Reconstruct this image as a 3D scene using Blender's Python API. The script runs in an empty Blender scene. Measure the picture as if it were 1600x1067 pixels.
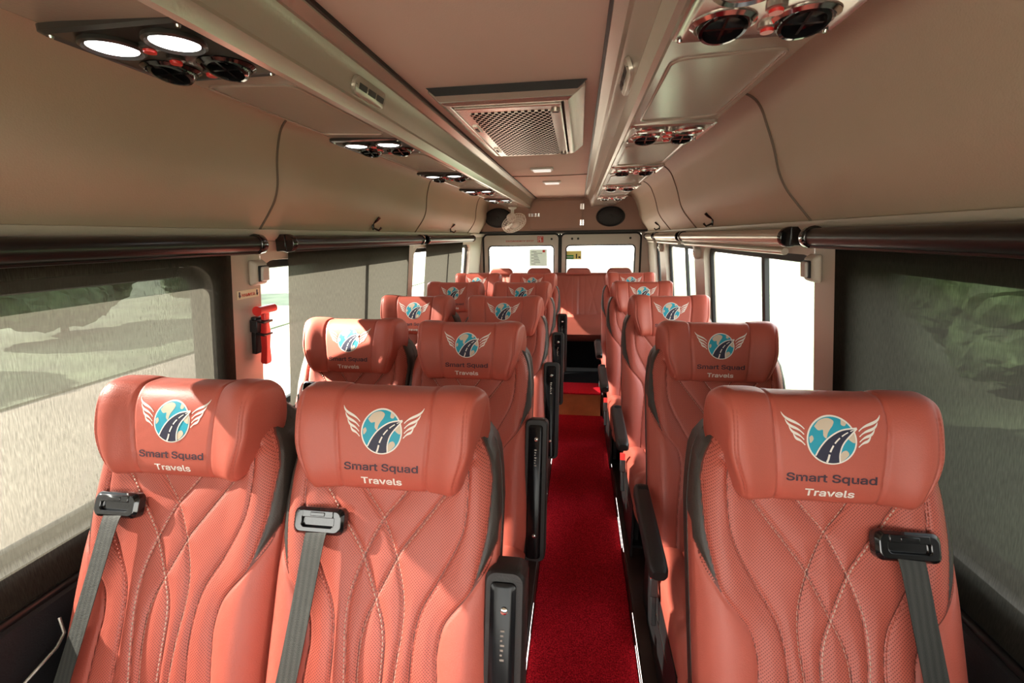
import bpy, bmesh, math, random
from mathutils import Vector, Matrix
random.seed(7)
C = bpy.context.scene.collection
S = bpy.context.scene
PI = math.pi

# ---------------------------------------------------------------- camera, light, exposure
FPX, VPX, VPY, ROLL = 715.0, 905.0, 368.0, 0.0137
CAMZ = 1.45
cam_d = bpy.data.cameras.new('camera')
cam_d.sensor_fit = 'HORIZONTAL'; cam_d.sensor_width = 36.0
cam_d.lens = FPX / 1600.0 * 36.0
cam_d.clip_start = 0.02; cam_d.clip_end = 500
cam = bpy.data.objects.new('camera', cam_d); C.objects.link(cam)
_d = Vector(((VPX - 800) / FPX, -(VPY - 533.5) / FPX, -1)).normalized()     # the aisle direction in camera space
_h = Vector((math.cos(ROLL), math.sin(ROLL), 0))
_z = _h.cross(_d).normalized()
if _z.y < 0: _z = -_z
_x = _d.cross(_z).normalized()
R3 = Matrix((_x, _d, _z))
cam.matrix_world = Matrix.Translation((0, 0, CAMZ)) @ R3.to_4x4()
S.camera = cam

S.view_settings.view_transform = 'Standard'; S.view_settings.look = 'None'
S.view_settings.gamma = 1.0; S.view_settings.use_curve_mapping = False
S.view_settings.exposure = 0.95

world = bpy.data.worlds.new('world'); S.world = world; world.use_nodes = True
wn = world.node_tree; wn.nodes.clear()
wo = wn.nodes.new('ShaderNodeOutputWorld'); wb = wn.nodes.new('ShaderNodeBackground')
wt = wn.nodes.new('ShaderNodeTexCoord'); wsep = wn.nodes.new('ShaderNodeSeparateXYZ')
wr = wn.nodes.new('ShaderNodeValToRGB')
wr.color_ramp.elements[0].position = 0.0; wr.color_ramp.elements[0].color = (1.0, 0.93, 0.84, 1)
wr.color_ramp.elements[1].position = 0.6; wr.color_ramp.elements[1].color = (0.86, 0.93, 1.0, 1)
wn.links.new(wt.outputs['Generated'], wsep.inputs[0]); wn.links.new(wsep.outputs['Z'], wr.inputs[0])
wn.links.new(wr.outputs[0], wb.inputs[0]); wn.links.new(wb.outputs[0], wo.inputs[0])
wb.inputs[1].default_value = 4.2

SUN_DIR = Vector((1.0, 0.10, -0.60)).normalized()        # the way the light travels
sd = bpy.data.lights.new('sun', 'SUN'); sd.energy = 34.0; sd.angle = math.radians(0.7); sd.color = (1.0, 0.93, 0.82)
sun = bpy.data.objects.new('sun', sd); C.objects.link(sun)
sun.rotation_euler = SUN_DIR.to_track_quat('-Z', 'Y').to_euler(); sun.location = (-20, -8, 14)

# ---------------------------------------------------------------- materials
def mat(name, col, rough=0.5, metal=0.0, spec=0.5, coat=0.0, bump=None, vary=None, emit=None):
    m = bpy.data.materials.new(name); m.use_nodes = True
    nt = m.node_tree; b = nt.nodes['Principled BSDF']
    b.inputs['Base Color'].default_value = (*col, 1); b.inputs['Roughness'].default_value = rough
    b.inputs['Metallic'].default_value = metal; b.inputs['Specular IOR Level'].default_value = spec
    b.inputs['Coat Weight'].default_value = coat
    tc = nt.nodes.new('ShaderNodeTexCoord')
    if vary:
        sc, amt = vary
        n = nt.nodes.new('ShaderNodeTexNoise'); n.inputs['Scale'].default_value = sc; n.inputs['Detail'].default_value = 5
        nt.links.new(tc.outputs['Object'], n.inputs['Vector'])
        r = nt.nodes.new('ShaderNodeValToRGB')
        r.color_ramp.elements[0].position = 0.3; r.color_ramp.elements[1].position = 0.7
        r.color_ramp.elements[0].color = (*[c * (1 - amt) for c in col], 1)
        r.color_ramp.elements[1].color = (*[min(1, c * (1 + amt)) for c in col], 1)
        nt.links.new(n.outputs['Fac'], r.inputs[0]); nt.links.new(r.outputs[0], b.inputs['Base Color'])
    if bump:
        sc, st = bump
        n = nt.nodes.new('ShaderNodeTexNoise'); n.inputs['Scale'].default_value = sc; n.inputs['Detail'].default_value = 4
        nt.links.new(tc.outputs['Object'], n.inputs['Vector'])
        u = nt.nodes.new('ShaderNodeBump'); u.inputs['Strength'].default_value = st; u.inputs['Distance'].default_value = 0.002
        nt.links.new(n.outputs['Fac'], u.inputs['Height']); nt.links.new(u.outputs[0], b.inputs['Normal'])
    if emit:
        b.inputs['Emission Color'].default_value = (*emit[0], 1); b.inputs['Emission Strength'].default_value = emit[1]
    return m

RED = (0.50, 0.110, 0.076)
M = {}
M['leather'] = mat('red_leather', RED, 0.42, spec=0.45, bump=(420, 0.25), vary=(5, 0.06))
M['leather_dark'] = mat('dark_brown_leather', (0.045, 0.036, 0.030), 0.45, bump=(380, 0.3))
M['dark_base'] = mat('dark_base', (0.006, 0.006, 0.007), 0.8, spec=0.1)
M['bench_leather'] = mat('bench_leather', (0.30, 0.075, 0.052), 0.45, bump=(300, 0.25), vary=(4, 0.08))
M['stitch'] = mat('cream_thread', (0.62, 0.42, 0.34), 0.7)
M['stitch_red'] = mat('red_thread', (0.42, 0.09, 0.06), 0.7)
M['pad'] = mat('headliner_vinyl', (0.50, 0.41, 0.31), 0.55, spec=0.3, bump=(250, 0.25), vary=(2.0, 0.05))
M['ceil'] = mat('ceiling_cloth', (0.66, 0.54, 0.46), 0.75, spec=0.2, bump=(300, 0.2), vary=(1.5, 0.04))
M['duct'] = mat('duct_plastic', (0.40, 0.335, 0.275), 0.19, spec=0.7, bump=(140, 0.10))
M['rail'] = mat('rail_satin', (0.52, 0.49, 0.42), 0.22, metal=0.35, spec=0.7, bump=(120, 0.12))
M['wall'] = mat('pillar_plastic', (0.52, 0.45, 0.37), 0.42, bump=(200, 0.15))
M['wall_dark'] = mat('lower_wall_trim', (0.012, 0.013, 0.015), 0.5, bump=(250, 0.3))
M['door'] = mat('door_paint', (0.60, 0.54, 0.45), 0.35)
M['seam'] = mat('dark_seam_piping', (0.16, 0.12, 0.09), 0.7)  # dark welt line of the panel joints
M['black'] = mat('black_plastic', (0.012, 0.012, 0.013), 0.42)
M['gloss'] = mat('gloss_black', (0.006, 0.006, 0.007), 0.10, coat=0.6)
M['arm_pad'] = mat('armrest_pad', (0.018, 0.016, 0.015), 0.5, bump=(350, 0.3))
M['arm_black'] = mat('armrest_black', (0.006, 0.006, 0.007), 0.22, spec=0.25)
M['rubber'] = mat('rubber', (0.02, 0.021, 0.02), 0.7)
M['chrome'] = mat('chrome', (0.75, 0.74, 0.72), 0.14, metal=1.0)
M['silver'] = mat('silver_plastic', (0.55, 0.50, 0.45), 0.22, metal=0.75)
M['alu'] = mat('aluminium_tube', (0.62, 0.56, 0.48), 0.28, metal=0.6)
M['redplastic'] = mat('red_plastic', (0.75, 0.035, 0.03), 0.3)
M['white'] = mat('white_plastic', (0.72, 0.70, 0.64), 0.35)
M['print_white'] = mat('white_print', (0.86, 0.82, 0.76), 0.5)
M['print_cyan'] = mat('cyan_print', (0.015, 0.36, 0.50), 0.5)
M['print_land'] = mat('beige_print', (0.66, 0.55, 0.42), 0.5)
M['print_navy'] = mat('navy_print', (0.02, 0.02, 0.05), 0.5)
M['print_grey'] = mat('dark_violet_print', (0.055, 0.028, 0.045), 0.55)
M['belt'] = mat('belt_webbing', (0.032, 0.033, 0.029), 0.55, bump=(600, 0.5))
M['wood'] = mat('wood_panel', (0.60, 0.18, 0.06), 0.4, vary=(6, 0.2))
M['plinth'] = mat('dark_plinth', (0.035, 0.018, 0.014), 0.35, vary=(8, 0.3))
M['roller_black'] = mat('roller_black', (0.012, 0.011, 0.011), 0.30)
M['shelf'] = mat('brown_vinyl', (0.33, 0.185, 0.13), 0.4, spec=0.4, bump=(200, 0.2), vary=(3, 0.06))
M['speaker'] = mat('speaker_mesh', (0.015, 0.015, 0.016), 0.5, bump=(500, 0.8))
M['lamp_on'] = mat('lit_lamp', (0.9, 0.9, 0.9), 0.4, emit=((1, 0.98, 0.95), 5.0))
M['lamp_dim'] = mat('dim_lamp', (0.8, 0.78, 0.74), 0.4, emit=((1, 0.95, 0.88), 0.35))
M['lamp_off'] = mat('lamp_lens', (0.55, 0.52, 0.47), 0.12, coat=0.5)
M['led'] = mat('led_line', (0.9, 0.85, 0.8), 0.4, emit=((1, 0.86, 0.78), 2.5))
def backlit(name, col):
    m = bpy.data.materials.new(name); m.use_nodes = True; nt = m.node_tree; N = nt.nodes; L = nt.links; N.remove(N['Principled BSDF'])
    a = N.new('ShaderNodeBsdfDiffuse'); b = N.new('ShaderNodeBsdfTranslucent'); x = N.new('ShaderNodeMixShader'); x.inputs[0].default_value = 0.3
    a.inputs[0].default_value = b.inputs[0].default_value = (*col, 1); L.new(a.outputs[0], x.inputs[1]); L.new(b.outputs[0], x.inputs[2]); L.new(x.outputs[0], N['Material Output'].inputs[0]); return m
M['paper'] = backlit('paper', (0.72, 0.76, 0.70)); M['paper_y'] = backlit('yellow_sticker', (0.62, 0.56, 0.26)); M['paper_g'] = backlit('green_sticker', (0.05, 0.38, 0.14))
M['sign_red'] = mat('red_lettering', (0.62, 0.05, 0.03), 0.5)
M['sign_plate'] = mat('cream_plate', (0.78, 0.72, 0.50), 0.5)
M['leaf'] = mat('foliage', (0.05, 0.085, 0.03), 0.8, vary=(2.5, 0.6), bump=(6, 1.0))
M['bark'] = mat('bark', (0.10, 0.07, 0.045), 0.9)
M['grass'] = mat('grass_ground', (0.075, 0.100, 0.052), 0.9, vary=(0.9, 0.4))
M['road'] = mat('pale_road', (0.25, 0.215, 0.17), 0.9, vary=(0.5, 0.15))

def leather_zones():
    """red leather: smooth bolsters, punched centre, dark shoulder inserts, seams - masks are attributes of the surface"""
    m = bpy.data.materials.new('quilted_leather'); m.use_nodes = True
    nt = m.node_tree; N = nt.nodes; L = nt.links; b = N['Principled BSDF']
    def attr(n):
        a = N.new('ShaderNodeAttribute'); a.attribute_name = n; return a.outputs['Fac']
    def math_(op, a, bb=None, c=None):
        x = N.new('ShaderNodeMath'); x.operation = op
        for i, v in enumerate((a, bb, c)):
            if v is None: continue
            if isinstance(v, (int, float)): x.inputs[i].default_value = v
            else: L.new(v, x.inputs[i])
        return x.outputs[0]
    uv = N.new('ShaderNodeUVMap'); uv.uv_map = 'UVMap'
    def dots(off):
        s = N.new('ShaderNodeVectorMath'); s.operation = 'MULTIPLY_ADD'
        s.inputs[1].default_value = (1 / 0.0062, 1 / 0.0062, 0); s.inputs[2].default_value = (off, off, 0)
        L.new(uv.outputs[0], s.inputs[0])
        f = N.new('ShaderNodeVectorMath'); f.operation = 'FRACTION'; L.new(s.outputs[0], f.inputs[0])
        g = N.new('ShaderNodeVectorMath'); g.operation = 'SUBTRACT'; g.inputs[1].default_value = (0.5, 0.5, 0); L.new(f.outputs[0], g.inputs[0])
        h = N.new('ShaderNodeVectorMath'); h.operation = 'LENGTH'; L.new(g.outputs[0], h.inputs[0])
        return h.outputs['Value']
    d = math_('MINIMUM', dots(0.0), dots(0.5))
    hole = math_('LESS_THAN', d, 0.17)
    perf = math_('GREATER_THAN', attr('perf'), 0.0)
    blk = math_('GREATER_THAN', attr('blk'), 0.0)
    seam = math_('LESS_THAN', attr('seam'), 0.0011)
    hole = math_('MULTIPLY', hole, perf)
    hole = math_('MULTIPLY', hole, math_('SUBTRACT', 1.0, blk))
    tc = N.new('ShaderNodeTexCoord')
    n = N.new('ShaderNodeTexNoise'); n.inputs['Scale'].default_value = 6; n.inputs['Detail'].default_value = 5; L.new(tc.outputs['Object'], n.inputs['Vector'])
    r = N.new('ShaderNodeValToRGB')
    r.color_ramp.elements[0].color = (*[c * 0.93 for c in RED], 1); r.color_ramp.elements[1].color = (*[c * 1.07 for c in RED], 1)
    L.new(n.outputs['Fac'], r.inputs[0])
    def mix(fac, a, col):
        x = N.new('ShaderNodeMix'); x.data_type = 'RGBA'; L.new(fac, x.inputs['Factor'])
        L.new(a, x.inputs[6]); x.inputs[7].default_value = (*col, 1); return x.outputs[2]
    c = mix(hole, r.outputs[0], (0.16, 0.03, 0.02))
    c = mix(blk, c, (0.045, 0.036, 0.030))
    c = mix(seam, c, (0.15, 0.03, 0.02))
    L.new(c, b.inputs['Base Color'])
    b.inputs['Roughness'].default_value = 0.42; b.inputs['Specular IOR Level'].default_value = 0.45
    n2 = N.new('ShaderNodeTexNoise'); n2.inputs['Scale'].default_value = 420; L.new(tc.outputs['Object'], n2.inputs['Vector'])
    hh = math_('SUBTRACT', n2.outputs['Fac'], math_('MULTIPLY', hole, 1.2))
    u = N.new('ShaderNodeBump'); u.inputs['Strength'].default_value = 0.3; u.inputs['Distance'].default_value = 0.002
    L.new(hh, u.inputs['Height']); L.new(u.outputs[0], b.inputs['Normal'])
    return m
M['quilt'] = leather_zones()

def mesh_blind_mat():
    m = bpy.data.materials.new('blind_mesh_fabric'); m.use_nodes = True
    nt = m.node_tree; N = nt.nodes; L = nt.links; N.remove(N['Principled BSDF']); out = N['Material Output']
    tr = N.new('ShaderNodeBsdfTransparent'); tr.inputs[0].default_value = (1, 1, 1, 1)
    df = N.new('ShaderNodeBsdfDiffuse'); tl = N.new('ShaderNodeBsdfTranslucent')
    tc = N.new('ShaderNodeTexCoord')
    n = N.new('ShaderNodeTexNoise'); n.inputs['Scale'].default_value = 1.0; n.inputs['Detail'].default_value = 6
    mp = N.new('ShaderNodeMapping'); mp.inputs['Scale'].default_value = (1, 420, 45); L.new(tc.outputs['Object'], mp.inputs[0]); L.new(mp.outputs[0], n.inputs['Vector'])
    r = N.new('ShaderNodeValToRGB'); r.color_ramp.elements[0].position = 0.3; r.color_ramp.elements[1].position = 0.7
    r.color_ramp.elements[0].color = (0.028, 0.026, 0.021, 1); r.color_ramp.elements[1].color = (0.043, 0.040, 0.032, 1)
    L.new(n.outputs['Fac'], r.inputs[0]); L.new(r.outputs[0], df.inputs[0]); L.new(r.outputs[0], tl.inputs[0])
    a = N.new('ShaderNodeMixShader'); a.inputs[0].default_value = 0.45; L.new(df.outputs[0], a.inputs[1]); L.new(tl.outputs[0], a.inputs[2])
    mr = N.new('ShaderNodeMapRange'); mr.inputs['From Min'].default_value = 0.3; mr.inputs['From Max'].default_value = 0.7
    mr.inputs['To Min'].default_value = 0.11; mr.inputs['To Max'].default_value = 0.21; L.new(n.outputs['Fac'], mr.inputs[0])
    lw = N.new('ShaderNodeLayerWeight'); lw.inputs['Blend'].default_value = 0.5        # facing = 1 - cos of the viewing slant
    sl = N.new('ShaderNodeMapRange'); sl.inputs['From Min'].default_value = 0.15; sl.inputs['From Max'].default_value = 0.50
    sl.inputs['To Min'].default_value = 1.0; sl.inputs['To Max'].default_value = 0.0; L.new(lw.outputs['Facing'], sl.inputs[0])
    op = N.new('ShaderNodeMath'); op.operation = 'MULTIPLY'; L.new(mr.outputs[0], op.inputs[0]); L.new(sl.outputs[0], op.inputs[1])
    iv = N.new('ShaderNodeMath'); iv.operation = 'SUBTRACT'; iv.inputs[0].default_value = 1.0; L.new(op.outputs[0], iv.inputs[1])
    x = N.new('ShaderNodeMixShader'); L.new(iv.outputs[0], x.inputs[0]); L.new(tr.outputs[0], x.inputs[1]); L.new(a.outputs[0], x.inputs[2])
    L.new(x.outputs[0], out.inputs[0]); return m
M['blind'] = mesh_blind_mat()

def glass_mat():
    m = bpy.data.materials.new('window_glass'); m.use_nodes = True
    nt = m.node_tree; N = nt.nodes; L = nt.links; N.remove(N['Principled BSDF']); out = N['Material Output']
    tr = N.new('ShaderNodeBsdfTransparent'); tr.inputs[0].default_value = (0.93, 0.95, 0.93, 1)
    g = N.new('ShaderNodeBsdfGlossy'); g.inputs['Roughness'].default_value = 0.02
    lw = N.new('ShaderNodeLayerWeight'); lw.inputs['Blend'].default_value = 0.5
    f = N.new('ShaderNodeMath'); f.operation = 'POWER'; f.inputs[1].default_value = 5.0; L.new(lw.outputs['Facing'], f.inputs[0])
    f2 = N.new('ShaderNodeMath'); f2.operation = 'MULTIPLY_ADD'; f2.inputs[1].default_value = 0.5; f2.inputs[2].default_value = 0.04; L.new(f.outputs[0], f2.inputs[0])
    x = N.new('ShaderNodeMixShader'); L.new(f2.outputs[0], x.inputs[0]); L.new(tr.outputs[0], x.inputs[1]); L.new(g.outputs[0], x.inputs[2])
    L.new(x.outputs[0], out.inputs[0]); return m
M['glass'] = glass_mat()

def grille_mat():
    m = mat('punched_metal', (0.55, 0.46, 0.40), 0.28, metal=0.5)
    nt = m.node_tree; N = nt.nodes; L = nt.links; b = N['Principled BSDF']
    tc = N.new('ShaderNodeTexCoord')
    def dots(ox, oy):
        s = N.new('ShaderNodeVectorMath'); s.operation = 'MULTIPLY_ADD'
        s.inputs[1].default_value = (1 / 0.020, 1 / 0.038, 0); s.inputs[2].default_value = (ox, oy, 0); L.new(tc.outputs['Object'], s.inputs[0])
        f = N.new('ShaderNodeVectorMath'); f.operation = 'FRACTION'; L.new(s.outputs[0], f.inputs[0])
        g = N.new('ShaderNodeVectorMath'); g.operation = 'SUBTRACT'; g.inputs[1].default_value = (0.5, 0.5, 0); L.new(f.outputs[0], g.inputs[0])
        h = N.new('ShaderNodeVectorMath'); h.operation = 'LENGTH'; L.new(g.outputs[0], h.inputs[0]); return h.outputs['Value']
    mn = N.new('ShaderNodeMath'); mn.operation = 'MINIMUM'; L.new(dots(0, 0), mn.inputs[0]); L.new(dots(0.5, 0.5), mn.inputs[1])
    lt = N.new('ShaderNodeMath'); lt.operation = 'LESS_THAN'; lt.inputs[1].default_value = 0.30; L.new(mn.outputs[0], lt.inputs[0])
    x = N.new('ShaderNodeMix'); x.data_type = 'RGBA'; L.new(lt.outputs[0], x.inputs['Factor'])
    x.inputs[6].default_value = (0.55, 0.46, 0.40, 1); x.inputs[7].default_value = (0.01, 0.01, 0.01, 1); L.new(x.outputs[2], b.inputs['Base Color'])
    iv = N.new('ShaderNodeMath'); iv.operation = 'MULTIPLY_ADD'; iv.inputs[1].default_value = -0.5; iv.inputs[2].default_value = 0.5
    L.new(lt.outputs[0], iv.inputs[0]); L.new(iv.outputs[0], b.inputs['Metallic']); L.new(iv.outputs[0], b.inputs['Specular IOR Level'])
    ro = N.new('ShaderNodeMath'); ro.operation = 'MULTIPLY_ADD'; ro.inputs[1].default_value = 0.7; ro.inputs[2].default_value = 0.3; L.new(lt.outputs[0], ro.inputs[0]); L.new(ro.outputs[0], b.inputs['Roughness'])
    return m
M['grille'] = grille_mat()

def carpet_mat():
    m = mat('red_carpet', (0.42, 0.004, 0.012), 0.95, spec=0.1)
    nt = m.node_tree; N = nt.nodes; L = nt.links; b = N['Principled BSDF']
    tc = N.new('ShaderNodeTexCoord'); n = N.new('ShaderNodeTexNoise'); n.inputs['Scale'].default_value = 230; n.inputs['Detail'].default_value = 3
    L.new(tc.outputs['Object'], n.inputs['Vector'])
    r = N.new('ShaderNodeValToRGB'); r.color_ramp.elements[0].position = 0.35; r.color_ramp.elements[1].position = 0.65
    r.color_ramp.elements[0].color = (0.22, 0.003, 0.009, 1); r.color_ramp.elements[1].color = (0.80, 0.018, 0.034, 1)
    L.new(n.outputs['Fac'], r.inputs[0]); L.new(r.outputs[0], b.inputs['Base Color'])
    u = N.new('ShaderNodeBump'); u.inputs['Strength'].default_value = 0.9; u.inputs['Distance'].default_value = 0.004
    L.new(n.outputs['Fac'], u.inputs['Height']); L.new(u.outputs[0], b.inputs['Normal'])
    return m
def webbing():
    nt = M['belt'].node_tree; N = nt.nodes; L = nt.links; b = N['Principled BSDF']
    tc = N.new('ShaderNodeTexCoord'); w = N.new('ShaderNodeTexWave'); w.inputs['Scale'].default_value = 24; w.inputs['Distortion'].default_value = 0.6; w.bands_direction = 'X'
    L.new(tc.outputs['Object'], w.inputs['Vector']); r = N.new('ShaderNodeValToRGB'); r.color_ramp.elements[0].color = (0.026, 0.027, 0.024, 1); r.color_ramp.elements[1].color = (0.048, 0.048, 0.041, 1)
    L.new(w.outputs['Fac'], r.inputs[0]); L.new(r.outputs[0], b.inputs['Base Color'])
webbing()
M['carpet'] = carpet_mat()

# ---------------------------------------------------------------- helpers
class MB:
    def __init__(s): s.v = []; s.f = []; s.m = []
    def add(s, vs, fs, mi=0):
        o = len(s.v); s.v += [tuple(p) for p in vs]; s.f += [tuple(i + o for i in f) for f in fs]; s.m += [mi] * len(fs)
    def box(s, a, b, mi=0, T=None):
        x0, y0, z0 = a; x1, y1, z1 = b
        vs = [Vector(p) for p in ((x0,y0,z0),(x1,y0,z0),(x1,y1,z0),(x0,y1,z0),(x0,y0,z1),(x1,y0,z1),(x1,y1,z1),(x0,y1,z1))]
        if T is not None: vs = [T @ p for p in vs]
        s.add(vs, [(3,2,1,0),(4,5,6,7),(0,1,5,4),(1,2,6,5),(2,3,7,6),(3,0,4,7)], mi)
    def tube(s, pts, r, n=10, mi=0, cap=True, closed=False):
        pts = [Vector(p) for p in pts]; rings = []
        N_ = len(pts); up0 = None
        for i, p in enumerate(pts):
            if closed: t = pts[(i + 1) % N_] - pts[i - 1]
            else: t = pts[min(i + 1, N_ - 1)] - pts[max(i - 1, 0)]
            t.normalize()
            ref = up0 if up0 is not None else (Vector((0, 0, 1)) if abs(t.z) < 0.9 else Vector((1, 0, 0)))
            a = (ref - t * ref.dot(t)).normalized(); b = t.cross(a); up0 = a
            rr = r[i] if isinstance(r, (list, tuple)) else r
            rings.append([p + a * math.cos(2 * PI * k / n) * rr + b * math.sin(2 * PI * k / n) * rr for k in range(n)])
        vs = [q for R_ in rings for q in R_]; fs = []
        for i in range(N_ if closed else N_ - 1):
            j = (i + 1) % N_
            for k in range(n): fs.append((i*n+k, i*n+(k+1)%n, j*n+(k+1)%n, j*n+k))
        if cap and not closed: fs += [tuple(range(n))[::-1], tuple((N_-1)*n+k for k in range(n))]
        s.add(vs, fs, mi)
    def lathe(s, prof, n=32, T=None, mi=0, sx=1.0, sy=1.0):
        """prof: (radius, height) list; axis +z"""
        vs = []; fs = []
        for r, h in prof:
            for k in range(n):
                a = 2 * PI * k / n; p = Vector((r * math.cos(a) * sx, r * math.sin(a) * sy, h)); vs.append(T @ p if T is not None else p)
        for i in range(len(prof) - 1):
            for k in range(n): fs.append((i*n+k, i*n+(k+1)%n, (i+1)*n+(k+1)%n, (i+1)*n+k))
        fs += [tuple(range(n))[::-1], tuple((len(prof)-1)*n+k for k in range(n))]
        s.add(vs, fs, mi)
    def loft(s, rings, mi=0, cap=True, closed=True):
        n = len(rings[0]); vs = [p for R_ in rings for p in R_]; fs = []
        for i in range(len(rings) - 1):
            for k in range(n if closed else n - 1): fs.append((i*n+k, i*n+(k+1)%n, (i+1)*n+(k+1)%n, (i+1)*n+k))
        if cap and closed: fs += [tuple(range(n))[::-1], tuple((len(rings)-1)*n+k for k in range(n))]
        s.add(vs, fs, mi)
    def build(s, name, mats, parent=None, smooth=35, bevel=None, seg=2, fix=True):
        me = bpy.data.meshes.new(name); me.from_pydata(s.v, [], s.f)
        if not isinstance(mats, (list, tuple)): mats = [mats]
        for m_ in mats: me.materials.append(M[m_] if isinstance(m_, str) else m_)
        me.polygons.foreach_set('material_index', s.m)
        if fix:
            bm = bmesh.new(); bm.from_mesh(me); bmesh.ops.recalc_face_normals(bm, faces=bm.faces); bm.to_mesh(me); bm.free()
        if smooth:
            me.polygons.foreach_set('use_smooth', [True] * len(me.polygons))
            try: me.set_sharp_from_angle(angle=math.radians(smooth))
            except Exception: pass
        o = bpy.data.objects.new(name, me); C.objects.link(o)
        if parent: o.parent = parent
        if bevel:
            b = o.modifiers.new('bevel', 'BEVEL'); b.width = bevel; b.segments = seg; b.limit_method = 'ANGLE'; b.angle_limit = math.radians(40)
            b.harden_normals = False
        return o

def thing(name, label, cat, loc=(0, 0, 0), group=None):
    o = bpy.data.objects.new(name, None); C.objects.link(o); o.location = loc; o.empty_display_size = 0.05
    tag(o, label, cat, group); return o
def tag(o, label, cat, group=None):
    o['label'] = label; o['category'] = cat
    if group: o['group'] = group
    return o
def struct(o): o['kind'] = 'structure'; return o
def copy_tree(o, parent=None):
    c = o.copy(); C.objects.link(c); c.parent = parent
    for ch in list(o.children): copy_tree(ch, c)
    return c
def lerp_tab(tab, x):
    if x <= tab[0][0]: return tab[0][1]
    for (a, va), (b, vb) in zip(tab, tab[1:]):
        if x <= b: return va + (vb - va) * (x - a) / (b - a)
    return tab[-1][1]
def smooth_curve(pts, n=10):
    """Catmull-Rom through points"""
    P = [Vector(p) for p in pts]; P = [P[0] * 2 - P[1]] + P + [P[-1] * 2 - P[-2]]; out = []
    for i in range(1, len(P) - 2):
        for k in range(n):
            t = k / n; a, b, c, d = P[i-1], P[i], P[i+1], P[i+2]
            out.append(0.5 * ((2*b) + (c-a)*t + (2*a-5*b+4*c-d)*t*t + (-a+3*b-3*c+d)*t*t*t))
    out.append(P[-2]); return out
def sstep(a, b, x):
    t = max(0, min(1, (x - a) / (b - a))); return t * t * (3 - 2 * t)

FONT = None
try:
    import os
    _p = os.path.join(bpy.utils.system_resource('DATAFILES'), 'fonts', 'Inter.woff2')     # a face that ships with Blender
    if os.path.exists(_p): FONT = bpy.data.fonts.load(_p)
except Exception: FONT = None

def flat_shape(polys, dz=0.005):
    """2D polygons -> bmesh cut at regular heights so that it can be wrapped onto a curved face"""
    bm = bmesh.new()
    for pl in polys:
        try: bm.faces.new([bm.verts.new((x, 0, z)) for x, z in pl])
        except Exception: pass
    return bm
def cut(bm, z0, z1, dz):
    bmesh.ops.triangulate(bm, faces=bm.faces)
    z = z0
    while z < z1:
        bmesh.ops.bisect_plane(bm, dist=1e-7, geom=bm.verts[:] + bm.edges[:] + bm.faces[:], plane_co=(0, 0, z), plane_no=(0, 0, 1)); z += dz
def text_bm(txt, width=None, height=None, bold=0.0, center=(0, 0), align='CENTER'):
    cu = bpy.data.curves.new('txt', 'FONT')
    if FONT: cu.font = FONT
    cu.body = txt; cu.size = 1.0; cu.align_x = align; cu.offset = bold; cu.resolution_u = 6
    o = bpy.data.objects.new('txt', cu); C.objects.link(o)
    dg = bpy.context.evaluated_depsgraph_get(); me = bpy.data.meshes.new_from_object(o.evaluated_get(dg))
    bm = bmesh.new(); bm.from_mesh(me)
    bpy.data.objects.remove(o); bpy.data.curves.remove(cu); bpy.data.meshes.remove(me)
    xs = [v.co.x for v in bm.verts]; x0, x1 = min(xs), max(xs)
    sx = width / (x1 - x0); sz = (height / 0.72) if height else sx
    for v in bm.verts: v.co = Vector(((v.co.x - (x0 + x1) / 2) * sx + center[0], 0, v.co.y * sz + center[1]))
    return bm
def stroke(pts, w):
    """tapered ribbon polygon pieces along 2D points; w: width or list"""
    out = []; n = len(pts); L_, R_ = [], []
    for i, p in enumerate(pts):
        a = Vector(pts[min(i+1, n-1)]) - Vector(pts[max(i-1, 0)]); a.normalize(); nn = Vector((-a.y, a.x))
        ww = (w[i] if isinstance(w, list) else w) / 2
        L_.append(Vector(p) + nn * ww); R_.append(Vector(p) - nn * ww)
    for i in range(n - 1): out.append([tuple(L_[i]), tuple(L_[i+1]), tuple(R_[i+1]), tuple(R_[i])])
    return out

XC = -0.2125                       # centre line of the bus (the aisle lies to the right of it)
def hw(z):                         # half width of the inside wall at height z
    return 1.058 if z < 0.75 else (0.978 + (1.473 - z) * 0.115 if z < 1.473 else 0.978)
def wx(sgn, z, o=0.0):              # x of the inside wall face, o metres outwards
    return XC + sgn * (hw(z) + o) + (0.04 if sgn < 0 else 0.0)
Y0, Y1 = -1.7, 5.6                 # from the windscreen to the rear doors

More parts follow.
